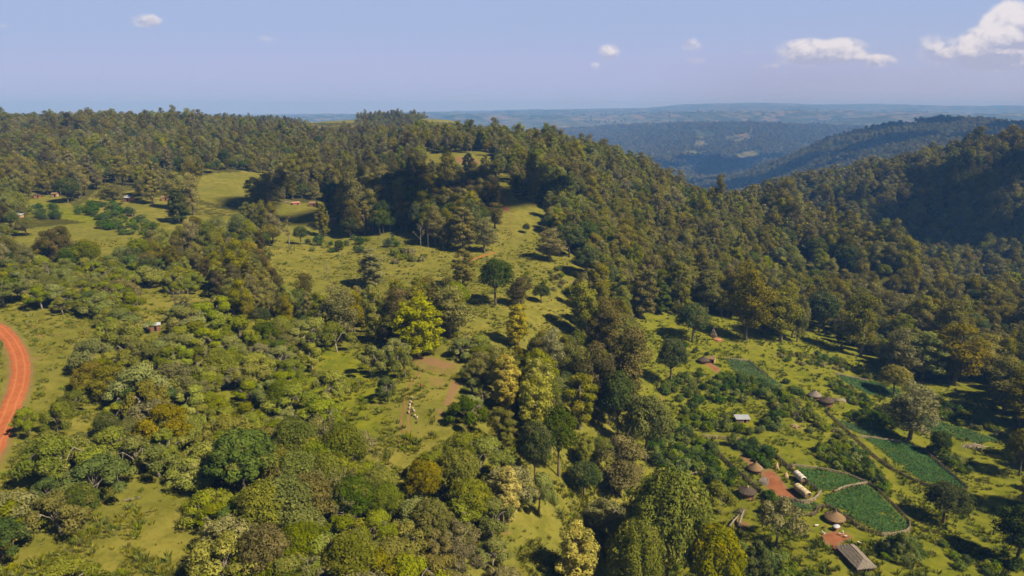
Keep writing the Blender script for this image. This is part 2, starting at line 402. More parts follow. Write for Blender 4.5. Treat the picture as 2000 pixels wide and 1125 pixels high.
LUSH = [
 [(1290,720),(1400,740),(1480,760),(1560,790),(1600,830),(1640,900),(1700,960),(1740,960),(1660,830),(1560,760),(1480,720),(1420,690)],
 [(1260,830),(1380,850),(1400,880),(1450,950),(1380,960),(1330,950),(1270,900)],
 [(1480,780),(1540,830),(1500,860),(1400,845),(1330,820),(1330,780)],
 [(600,650),(780,720),(740,850),(600,860),(420,900),(400,800),(500,700)],
 [(60,390),(150,410),(260,440),(180,440),(60,430)],
]
WF = [(wpoly(p), l) for p, l in FIELDS]
WS = [(wpoly(p), s) for p, s in SOIL]
WL = [wpoly(p) for p in LUSH]
WP = [smooth_path([pix(u, v)[:2] for u, v in p]) for p in PATHS]
WR = smooth_path([pix(u - 9, v)[:2] for u, v in ROAD], 14)

# ------------------------------------------------------------------ ground sheet
gx = (_RR * np.sin(_TT)); gy = (_RR * np.cos(_TT))
nT, nR = len(TH), len(R)
soil = np.zeros((nT, nR)); lush = np.zeros((nT, nR)); farm = np.zeros((nT, nR))
near = (_RR < 900) & (_RR > 60) & (np.abs(_TT) < 1)
idx = np.nonzero(near); X, Y = gx[idx], gy[idx]
s_ = np.zeros(len(X)); l_ = np.zeros(len(X))
for poly, st in WS:
    sd = segdist(X, Y, poly) * np.where(inpoly(X, Y, poly), 1, -1)
    s_ = np.maximum(s_, st * np.clip(sd / 3.0 + .5, 0, 1))
for p in WP: s_ = np.maximum(s_, .62 * np.clip(1.2 - segdist(X, Y, p, False) / .8, 0, 1))
s_ = np.maximum(s_, .56 * np.clip(1 - (segdist(X, Y, WR, False) - 2.6) / 3.4, 0, 1))
for poly in WL:
    sd = segdist(X, Y, poly) * np.where(inpoly(X, Y, poly), 1, -1); l_ = np.maximum(l_, np.clip(sd / 12 + .5, 0, 1))
uu, vv, _ = project(X, Y, GZ[idx])
l_ = np.maximum(l_, .75 * np.clip((uu - 1200) / 80, 0, 1))
soil[idx] = s_; lush[idx] = l_
farm = np.clip((_RR - 1700) / 500, 0, 1)
_u, _v, _ = project(gx, gy, GZ)
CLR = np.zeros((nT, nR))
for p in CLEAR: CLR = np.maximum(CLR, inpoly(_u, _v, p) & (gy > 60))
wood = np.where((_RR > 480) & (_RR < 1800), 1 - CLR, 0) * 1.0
V = np.stack([gx, gy, GZ], -1).reshape(-1, 3)
ii, jj = np.meshgrid(np.arange(nT - 1), np.arange(nR - 1), indexing='ij')
q = (ii * nR + jj).reshape(-1)
faces = np.stack([q, q + 1, q + nR + 1, q + nR], 1)[:, ::-1]
# ground material
m, nt, nd, lk = newmat('ground_material')
geo = nt.nodes.new('ShaderNodeNewGeometry').outputs['Position']
n1 = noise(nt, geo, .035, 5); n2 = noise(nt, geo, .22, 6, .65); n3 = noise(nt, geo, 1.1, 6, .75); n4 = noise(nt, geo, .012, 3)
g = mixc(nt, ramp(nt, n1, .35, .65), (.200, .182, .034), (.150, .150, .025))
g = mixc(nt, ramp(nt, n2, .40, .72), g, (.105, .108, .013))
g = mixc(nt, mth(nt, 'MULTIPLY', ramp(nt, n3, .50, .72), .45), g, (.060, .060, .011))
g = mixc(nt, mth(nt, 'MULTIPLY', ramp(nt, n2, .58, .78), .3), g, (.28, .20, .06))
lushc = mixc(nt, ramp(nt, n2, .35, .65), (.180, .182, .012), (.112, .136, .009))
lushc = mixc(nt, mth(nt, 'MULTIPLY', ramp(nt, n3, .45, .75), .5), lushc, (.05, .065, .008))
g = mixc(nt, mth(nt, 'MULTIPLY', attr(nt, 'lush'), ramp(nt, n1, .1, .45)), g, lushc)
vor = nt.nodes.new('ShaderNodeTexVoronoi'); vor.inputs['Scale'].default_value = .0045; vor.inputs['Randomness'].default_value = 1
lk.new(geo, vor.inputs['Vector'])
sep = nt.nodes.new('ShaderNodeSeparateColor'); lk.new(vor.outputs['Color'], sep.inputs[0])
fc = mixc(nt, sep.outputs[0], (.05, .065, .028), (.17, .16, .07))
fc = mixc(nt, ramp(nt, sep.outputs[1], .7, .95), fc, (.15, .12, .07))
fc = mixc(nt, ramp(nt, n4, .42, .6), fc, (.035, .05, .022))
g = mixc(nt, attr(nt, 'farm'), g, fc)
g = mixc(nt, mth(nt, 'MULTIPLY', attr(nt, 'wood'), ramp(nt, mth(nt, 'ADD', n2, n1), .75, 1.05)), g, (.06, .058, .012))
sn = mth(nt, 'ADD', attr(nt, 'soil'), mth(nt, 'MULTIPLY_ADD', n3, .9, -.45))
sn = mth(nt, 'MULTIPLY', ramp(nt, sn, .38, .62), ramp(nt, attr(nt, 'soil'), 0, .2))
sc_ = mixc(nt, ramp(nt, n2, .3, .7), (.20, .072, .032), (.29, .120, .058))
sc_ = mixc(nt, ramp(nt, attr(nt, 'soil'), .62, .85), (.215, .130, .062), sc_)
g = mixc(nt, sn, g, sc_)
diffuse_out(nt, g, n3, .6, .35)
M['ground'] = m
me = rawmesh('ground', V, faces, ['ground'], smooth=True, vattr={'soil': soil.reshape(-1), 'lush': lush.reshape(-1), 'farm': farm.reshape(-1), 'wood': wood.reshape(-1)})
tag(obj('ground', me), 'grassy rolling terrain under the trees', None, None, 'structure')

# road and paths draped on the terrain
m, nt, nd, lk = newmat('red_earth_road')
geo = nt.nodes.new('ShaderNodeNewGeometry').outputs['Position']
n2 = noise(nt, geo, .5, 6, .7); n3 = noise(nt, geo, 3., 5, .7)
across = attr(nt, 'across')
c = mixc(nt, ramp(nt, n2, .3, .7), (.30, .090, .032), (.38, .125, .048))
c = mixc(nt, mth(nt, 'MULTIPLY', ramp(nt, n3, .45, .8), .35), c, (.20, .065, .03))
tr = mth(nt, 'ABSOLUTE', mth(nt, 'SUBTRACT', mth(nt, 'ABSOLUTE', across), .42))
c = mixc(nt, mth(nt, 'MULTIPLY', ramp(nt, mth(nt, 'SUBTRACT', .3, tr), .12, .3), .6), c, (.44, .17, .08))
diffuse_out(nt, c, n3, .5, .12); M['road'] = m
M['path'] = plainmat('footpath_earth', (.15, .075, .035), (.26, .13, .065), 1.5, .4)
def strip(path, width, lift=.05, na=7, jit=.25, seed=1):
    r_ = np.random.default_rng(seed)
    p = []
    for a, b in zip(path[:-1], path[1:]):
        k = max(1, int(np.hypot(*(b - a)) / 1.2))
        p += [a + (b - a) * i / k for i in range(k)]
    p.append(path[-1]); p = np.array(p)
    d = np.gradient(p, axis=0); d /= np.linalg.norm(d, axis=1)[:, None] + 1e-9; nrm = np.stack([d[:, 1], -d[:, 0]], 1)
    t = np.linspace(-1, 1, na); v = []; ac = []
    for i in range(len(p)):
        wl = width / 2 * (1 + jit * r_.uniform(-1, 1) * .6); wr = width / 2 * (1 + jit * r_.uniform(-1, 1) * .6)
        for q in t:
            xy = p[i] + nrm[i] * q * (wl if q < 0 else wr)
            v.append((xy[0], xy[1], float(0))); ac.append(q)
    v = np.array(v); edge = np.abs(np.array(ac)) > .99
    v[:, 2] = ground(v[:, 0], v[:, 1]) + np.where(edge, -.03, lift)
    f = [(i * na + j, i * na + j + 1, (i + 1) * na + j + 1, (i + 1) * na + j) for i in range(len(p) - 1) for j in range(na - 1)]
    return v, f, ac
v, f, ac = strip(WR, 4.7, .09, 15, .2)
tag(obj('road', rawmesh('road', v, f, ['road'], smooth=True, vattr={'across': ac})), 'bare orange earth road curving through the grass', None, None, 'structure')
for k, (p, w_) in enumerate(zip(WP, (1.2, 1.6, .5, .4, .8, .5, .5))):
    if k in (0, 1, 2, 4):
        v, f, ac = strip(p, w_, .05, 5, .5, k)
        tag(obj('footpath', rawmesh('footpath', v, f, ['road' if k < 2 else 'path'], smooth=True, vattr={'across': ac})), None, None, None, 'structure')
print('terrain', round(time.time() - T0, 1))
# ------------------------------------------------------------------ tree prototypes
def limb(mb, a, b, r0, r1, sag=.0, k=5, m=0, n=4, wob=.12, rnd=random):
    a = np.array(a, float); b = np.array(b, float); L = np.linalg.norm(b - a); pts = []; rr = []
    for i in range(n + 1):
        t = i / n; p = a * (1 - t) + b * t; p[2] += math.sin(t * math.pi) * sag * L
        if 0 < i < n: p += np.array([rnd.uniform(-1, 1) for _ in range(3)]) * wob * L / n
        pts.append(p); rr.append(r0 * (1 - t) + r1 * t)
    mb.tube(pts, rr, k, m); return pts
def leaves(cl, n, size, r, droop=0., aspect=.6, up=.25, inner=.25, jitter=.38):
    """n small leaf sprays spread over the clumps cl (x, y, z, radius, half height)"""
    cl = np.array(cl, float); pr = cl[:, 3] ** 2; pr /= pr.sum()
    k = r.choice(len(cl), n, p=pr); d = r.normal(size=(n, 3)); d[:, 2] += up; d /= np.linalg.norm(d, axis=1)[:, None]
    rad = np.where(r.random(n) < inner, r.uniform(.35, .8, n), r.uniform(.82, 1.12, n))
    # lumpy clump surface
    ph = cl[k, 0] * 3.1 + cl[k, 2] * 1.7
    rad *= 1 + .16 * np.sin(d[:, 0] * 5 + ph) * np.sin(d[:, 1] * 5 + ph * 1.3) + .1 * np.sin(d[:, 2] * 9 + ph)
    c = cl[k, :3] + d * np.stack([cl[k, 3], cl[k, 3], cl[k, 4]], 1) * rad[:, None]
    nm = d + r.normal(size=(n, 3)) * jitter; nm[:, 2] += .25; nm /= np.linalg.norm(nm, axis=1)[:, None]
    t = r.normal(size=(n, 3)); t[:, 2] -= droop * 3; t -= (t * nm).sum(1)[:, None] * nm; t /= np.linalg.norm(t, axis=1)[:, None] + 1e-9
    b = np.cross(nm, t); s = size * r.uniform(.55, 1.35, n)[:, None]
    a1 = t * s; b1 = b * s * aspect
    v = np.stack([c - a1, c - b1 * r.uniform(.5, 1, (n, 1)) + a1 * .1, c + a1, c + b1 * r.uniform(.5, 1, (n, 1)) - a1 * .1], 1).reshape(-1, 3)
    ct = r.random(len(cl)); tint = np.clip(ct[k] * .6 + r.random(n) * .4, 0, 1); cs = r.random(len(cl)); spot = cs[k] * .75 + r.random(n) * .25
    return v, tint, spot
PROTO = {}      # kind -> list of dict(crown, trunk, one, far, h, w)
def proto(kind, desc, cl, nleaf, size, trunk, bark, leaf, seed, h, w, bare=None, **kw):
    r = np.random.default_rng(seed)
    def crown(n, s, nm):
        v, t, sp = leaves(cl, n, s, r, **kw)
        return v, t, sp
    v, t, sp = crown(nleaf, size, 'crown')
    fc = np.arange(len(v)).reshape(-1, 4)
    cme = rawmesh('crown', v, fc, [leaf], fattr={'tint': t, 'spot': sp})
    tme = trunk.mesh('trunk', [bark])
    def joined(v, t, sp):
        tv = np.concatenate(trunk.v); F_ = [tuple(x) for x in np.arange(len(v)).reshape(-1, 4)] + [tuple(i + len(v) for i in q) for q in trunk.f]
        k = len(trunk.f); z = np.zeros(k)
        return rawmesh(kind, np.concatenate([v, tv]), F_, [leaf, bark], np.concatenate([np.zeros(len(t)), z + 1]), fattr={'tint': np.concatenate([t, z]), 'spot': np.concatenate([sp, z])})
    one = joined(v, t, sp)
    v2, t2, s2 = crown(max(350, nleaf // 4), size * 1.75, 'far')
    PROTO.setdefault(kind, []).append(dict(crown=cme, trunk=tme, one=one, far=joined(v2, t2, s2), h=h, w=w, desc=desc))

# leaf colours (linear, real foliage)
L = {}
def lm(n, *a, **k): L[n] = leafmat(n, *a, **k); return L[n]
lm('leaf_greygreen', (.126, .140, .017), (.240, .246, .038), (.28, .245, .08))
lm('leaf_olive', (.104, .115, .011), (.205, .208, .022), (.25, .21, .04))
lm('leaf_brightgreen', (.062, .092, .009), (.125, .155, .015), (.16, .16, .02))
lm('leaf_darkgreen', (.040, .058, .009), (.092, .108, .015), (.14, .13, .03))
lm('leaf_brownolive', (.105, .092, .012), (.215, .180, .024), (.24, .19, .035))
lm('leaf_greybrown', (.122, .110, .034), (.235, .205, .066), (.28, .23, .085))
lm('leaf_darkbrown', (.062, .054, .014), (.130, .105, .026), (.17, .12, .035))
lm('leaf_yellow', (.170, .152, .008), (.34, .300, .020), (.18, .19, .015), objvar=.18)
lm('leaf_paleyellow', (.28, .22, .035), (.45, .36, .075), (.16, .15, .03), objvar=.18)
lm('leaf_yellowgreen', (.118, .128, .010), (.232, .226, .018), (.24, .20, .025))
lm('leaf_bush', (.075, .110, .009), (.150, .180, .018), (.20, .20, .03))
lm('leaf_bushdark', (.038, .062, .008), (.082, .115, .014), (.12, .14, .02))

def scrub(seed, desc, leaf, bark='pale_bark', H=7., Rr=4.6, n=19, nl=5600, flat=.78):
    r = random.Random(seed); mb = MB(); cl = []
    lean = (r.uniform(-.8, .8), r.uniform(-.8, .8)); fork = np.array([lean[0] * .5, lean[1] * .5, H * .30])
    mb.tube([(0, 0, -1.2), (lean[0] * .2, lean[1] * .2, H * .12), fork], [.30, .24, .19], 7)
    # 4 to 6 main limbs, each with its own group of clumps: an open, uneven umbrella
    nb = r.randint(4, 6); off = r.uniform(0, 6.3)
    for i in range(nb):
        a = off + i * 6.283 / nb + r.uniform(-.35, .35); rr = Rr * r.uniform(.42, .66); z = H * r.uniform(.60, .80)
        e = np.array([lean[0] + rr * math.cos(a), lean[1] + rr * math.sin(a), z])
        limb(mb, fork, e, .13, .06, .05, 5, rnd=r)
        for k in range(max(2, n // nb)):
            t = r.uniform(-.75, .75); q = Rr * r.uniform(.55, 1.0)
            c = np.array([lean[0] + q * math.cos(a + t), lean[1] + q * math.sin(a + t), H * (.93 - .42 * (q / Rr) ** 2) + r.uniform(-.9, .35) - .5])
            cr = r.uniform(.7, 1.5) * Rr / 4.6
            cl.append((*c, cr, cr * flat)); limb(mb, e, c + np.array([0, 0, .1]), .055, .02, 0, 4, rnd=r, n=3)
    for i in range(r.randint(3, 5)):
        a = r.uniform(0, 6.28); q = Rr * r.uniform(0, .35); cr = r.uniform(1.0, 1.6) * Rr / 4.6
        c = np.array([lean[0] + q * math.cos(a), lean[1] + q * math.sin(a), H * .9 - .4]); cl.append((*c, cr, cr * flat)); limb(mb, fork, c, .10, .03, 0, 4, rnd=r)
    proto('scrub_tree', desc, cl, int(nl * 1.7), .20, mb, bark, leaf, seed, H, Rr * 2, up=.35, inner=.3)
scrub(1, 'grey-green', L['leaf_greygreen'])
scrub(2, 'grey-green', L['leaf_greygreen'], H=6.2, Rr=4.9, n=20)
scrub(3, 'olive', L['leaf_olive'], H=7.4, Rr=4.2)
scrub(4, 'olive', L['leaf_olive'], H=6.6, Rr=4.0, n=14, nl=4200)
scrub(5, 'fresh green', L['leaf_brightgreen'], H=6.8, Rr=3.9, n=18)
scrub(6, 'greyish brown', L['leaf_greybrown'], H=6.6, Rr=4.3, n=15, nl=2900)
scrub(7, 'olive', L['leaf_olive'], H=5.6, Rr=3.6, n=12, nl=3600)
scrub(8, 'brownish olive', L['leaf_brownolive'], H=7, Rr=4.3, n=16)
scrub(9, 'grey-green', L['leaf_greygreen'], H=7.2, Rr=3.7, n=15)

def tall(kind, seed, desc, leaf, bark='bark', H=24., Rr=5.2, n=34, nl=13000, base=.26, shape=1.0, cr0=1.95, size=.29, droop=.3, lobes=3, bare=0):
    """a big forest tree: several leading stems, each hung with leaf clumps of different size"""
    r = random.Random(seed); mb = MB(); cl = []
    mb.tube([(0, 0, -3), (.1, .1, H * .1), (r.uniform(-.3, .3), r.uniform(-.3, .3), H * .35), (r.uniform(-.5, .5), r.uniform(-.5, .5), H * .8)], [.62, .48, .38, .14], 8)
    tops = []
    for i in range(lobes):
        a = r.uniform(0, 6.28) if i else 0; q = Rr * (.0 if i == 0 else r.uniform(.35, .55)); tops.append((q * math.cos(a + i * 2.1), q * math.sin(a + i * 2.1), H * (1 if i == 0 else r.uniform(.68, .92)), Rr * (.72 if lobes > 1 else 1) * (1 if i == 0 else r.uniform(.7, .95))))
    for (tx, ty, tz, tr) in tops:
        limb(mb, (0, 0, H * .28), (tx, ty, tz * .93), .28, .07, 0, 6, rnd=r)
        m_ = max(6, n // len(tops)); z0 = H * base
        for k in range(m_):
            f = (k + r.random()) / m_; z = z0 + (tz - z0) * f
            prof = (math.sin(math.pi * min(1, (f * .86 + .12)) ** shape) ** .6) if kind == 'cedar_tree' else ((.55 + .75 * f) if f < .6 else math.sqrt(max(.05, 1 - ((f - .6) / .44) ** 2)))
            a = k * 2.4 + r.uniform(-.5, .5); q = tr * prof * r.uniform(.55, 1.05); cr = cr0 * r.uniform(.65, 1.35) * (.55 + .5 * prof)
            c = (tx + q * math.cos(a), ty + q * math.sin(a), z - cr * .4); cl.append((*c, cr, cr * r.uniform(.7, 1.0)))
            if k % 2 == 0: limb(mb, (tx * f, ty * f, z * .95), c, .09, .03, .03, 4, n=2, rnd=r)
        cl.append((tx, ty, tz - cr0 * (.7 if kind == 'cedar_tree' else 1.0), cr0 * (.8 if kind == 'cedar_tree' else 1.25), cr0 * .95))
    for k in range(bare):
        a = r.uniform(0, 6.28); limb(mb, (0, 0, H * r.uniform(.5, .8)), (Rr * math.cos(a), Rr * math.sin(a), H * r.uniform(.75, 1.05)), .09, .02, 0, 4, rnd=r)
    proto(kind, desc, cl, nl, size, mb, bark, leaf, seed, H, Rr * 2, droop=droop, up=.1, inner=.12, jitter=.34)
tall('tall_tree', 21, 'brown-olive', L['leaf_brownolive'])
tall('tall_tree', 22, 'brown-olive', L['leaf_brownolive'], H=22, Rr=5.8, lobes=4, n=40)
tall('tall_tree', 23, 'dark brown', L['leaf_darkbrown'], H=23, Rr=5.2, lobes=3, n=32)
tall('tall_tree', 24, 'pale grey-brown', L['leaf_greybrown'], H=22, Rr=5.0, lobes=3, n=32, nl=10000, bare=3)
tall('tall_tree', 25, 'olive green', L['leaf_olive'], H=21, Rr=5.6, lobes=4, n=38)
tall('cedar_tree', 31, 'brownish conical', L['leaf_brownolive'], H=25, Rr=4.2, lobes=1, n=46, shape=1.0, base=.12, cr0=1.25, size=.30, nl=11000, droop=.6)
tall('cedar_tree', 32, 'dark green conical', L['leaf_darkgreen'], H=20, Rr=3.6, lobes=1, n=42, base=.08, cr0=1.2, size=.30, nl=11000, droop=.6)
tall('cedar_tree', 33, 'pale brown conical', L['leaf_greybrown'], H=25, Rr=4.0, lobes=2, n=48, base=.15, cr0=1.2, size=.30, nl=11000, droop=.6)
tall('yellow_tree', 41, 'bright yellow-green', L['leaf_yellow'], H=20, Rr=5.4, lobes=3, n=66, cr0=1.25, size=.30, base=.14)
tall('yellow_tree', 42, 'yellow-green', L['leaf_yellowgreen'], H=20, Rr=5.0, lobes=3, n=58, cr0=1.3, size=.30, base=.18)
tall('yellow_tree', 43, 'pale yellow', L['leaf_paleyellow'], H=18, Rr=4.4, lobes=2, n=50, cr0=1.2, size=.30, base=.18)
tall('yellow_tree', 44, 'yellow-green', L['leaf_yellowgreen'], H=22, Rr=5.6, lobes=4, n=66, cr0=1.5, size=.31, base=.25)

def broad(seed, desc, leaf, H=13., Rr=5., n=34, nl=11000, bark='bark', size=.26, low=.25, cr0=1.6, kind='broadleaf_tree'):
    r = random.Random(seed); mb = MB(); cl = []
    mb.tube([(0, 0, -2), (.1, 0, H * .15), (.2, .2, H * .35), (0, 0, H * .7)], [.40, .32, .25, .1], 8)
    for k in range(n):
        f = (k + .5) / n; z = 1 - (1 - low * .2) * f * 1.25; a = k * 2.39996 + r.uniform(-.3, .3)
        zz = max(-.75, z); q = math.sqrt(max(.02, 1 - zz * zz)) * r.uniform(.62, .9)
        cc = (Rr * q * math.cos(a), Rr * q * math.sin(a), H * (.5 + low * .3) + H * (.42 - low * .12) * zz * .92)
        cr = cr0 * r.uniform(.7, 1.25) * Rr / 5
        cl.append((*cc, cr, cr * .8)); 
        if k % 2 == 0: limb(mb, (.1, .1, H * .35), cc, .12, .03, .03, 4, n=3, rnd=r)
    proto(kind, desc, cl, nl, size, mb, bark, leaf, seed, H, Rr * 2, up=.2, inner=.12, jitter=.34)
broad(51, 'dark green', L['leaf_darkgreen'])
broad(52, 'dark green', L['leaf_darkgreen'], H=15, Rr=4.6, n=38)
lm('leaf_dome', (.050, .092, .006), (.125, .180, .012), (.17, .17, .02), objvar=.08)
broad(53, 'bright green', L['leaf_dome'], H=12, Rr=5.4, n=58, cr0=1.1, nl=14000, size=.28)
broad(54, 'olive', L['leaf_olive'], H=13, Rr=5.4, n=40)
broad(55, 'olive-yellow', L['leaf_yellowgreen'], H=12, Rr=5.2, n=44, cr0=1.35)
broad(56, 'brownish', L['leaf_brownolive'], H=12, Rr=5., n=36, nl=9000)
broad(57, 'olive', L['leaf_olive'], H=17, Rr=8.2, n=72, nl=34000, size=.26, cr0=1.25, low=.05)
broad(58, 'olive-yellow', L['leaf_yellowgreen'], H=16, Rr=6.2, n=60, nl=26000, size=.26, cr0=1.2, low=.05)
def bush(seed, desc, leaf, H=2.2, Rr=2., n=8, nl=1100, size=.19):
    r = random.Random(seed); mb = MB(); cl = []
    for k in range(n):
        a = r.uniform(0, 6.28); q = Rr * r.uniform(.1, .72); cr = r.uniform(.42, .85) * Rr / 2
        c = (q * math.cos(a), q * math.sin(a), H * r.uniform(.42, .75) * (1.1 - .4 * q / Rr)); cl.append((*c, cr, cr * .85)); limb(mb, (0, 0, -.4), c, .05, .02, 0, 4, n=2, rnd=r)
    cl.append((0, 0, H * .3, Rr * .6, H * .3))
    proto('bush', desc, cl, nl, size, mb, 'bark', leaf, seed, H, Rr * 2, up=.4, inner=.1)
bush(61, 'bright green', L['leaf_bush']); bush(62, 'bright green', L['leaf_bush'], H=2.8, Rr=1.7, n=9)
bush(63, 'dark green', L['leaf_bushdark'], H=2.6, Rr=2.2, n=10); bush(64, 'dark green', L['leaf_bushdark'], H=1.8, Rr=1.7, n=7)
bush(65, 'dry brown', L['leaf_greybrown'], H=1.8, Rr=2., n=7, nl=800)
bush(66, 'olive', L['leaf_olive'], H=2, Rr=1.9, n=8)
def dead(seed, desc, H=12., bark='pale_bark', br=9, nl=0, leaf=None, spread=.35):
    r = random.Random(seed); mb = MB(); cl = []
    mb.tube([(0, 0, -1.5), (.1, 0, H * .3), (r.uniform(-.4, .4), 0, H * .65), (r.uniform(-.7, .7), .2, H)], [.34, .26, .17, .05], 7)
    for i in range(br):
        z = H * (.35 + .6 * i / br); a = r.uniform(0, 6.28); q = H * spread * r.uniform(.5, 1) * (1.1 - i / br * .6)
        e = np.array([q * math.cos(a), q * math.sin(a), z + q * .6]); pts = limb(mb, (0, 0, z), e, .11, .03, 0, 5, rnd=r)
        for k in range(3): 
            e2 = e + np.array([r.uniform(-1, 1), r.uniform(-1, 1), r.uniform(.2, 1)]) * q * .35; limb(mb, pts[2 + k % 3], e2, .04, .012, 0, 4, n=2, rnd=r); cl.append((*e2, .6 * H / 12, .45 * H / 12))
    proto('dead_tree', desc, cl, nl, .22, mb, bark, leaf or L['leaf_greybrown'], seed, H, H * spread * 2)
dead(71, 'bare pale', nl=250); dead(72, 'half bare grey', nl=1500, H=14); dead(73, 'bare pale', H=9, br=6, nl=160, spread=.28)
print('protos', round(time.time() - T0, 1), sum(len(v) for v in PROTO.values()))
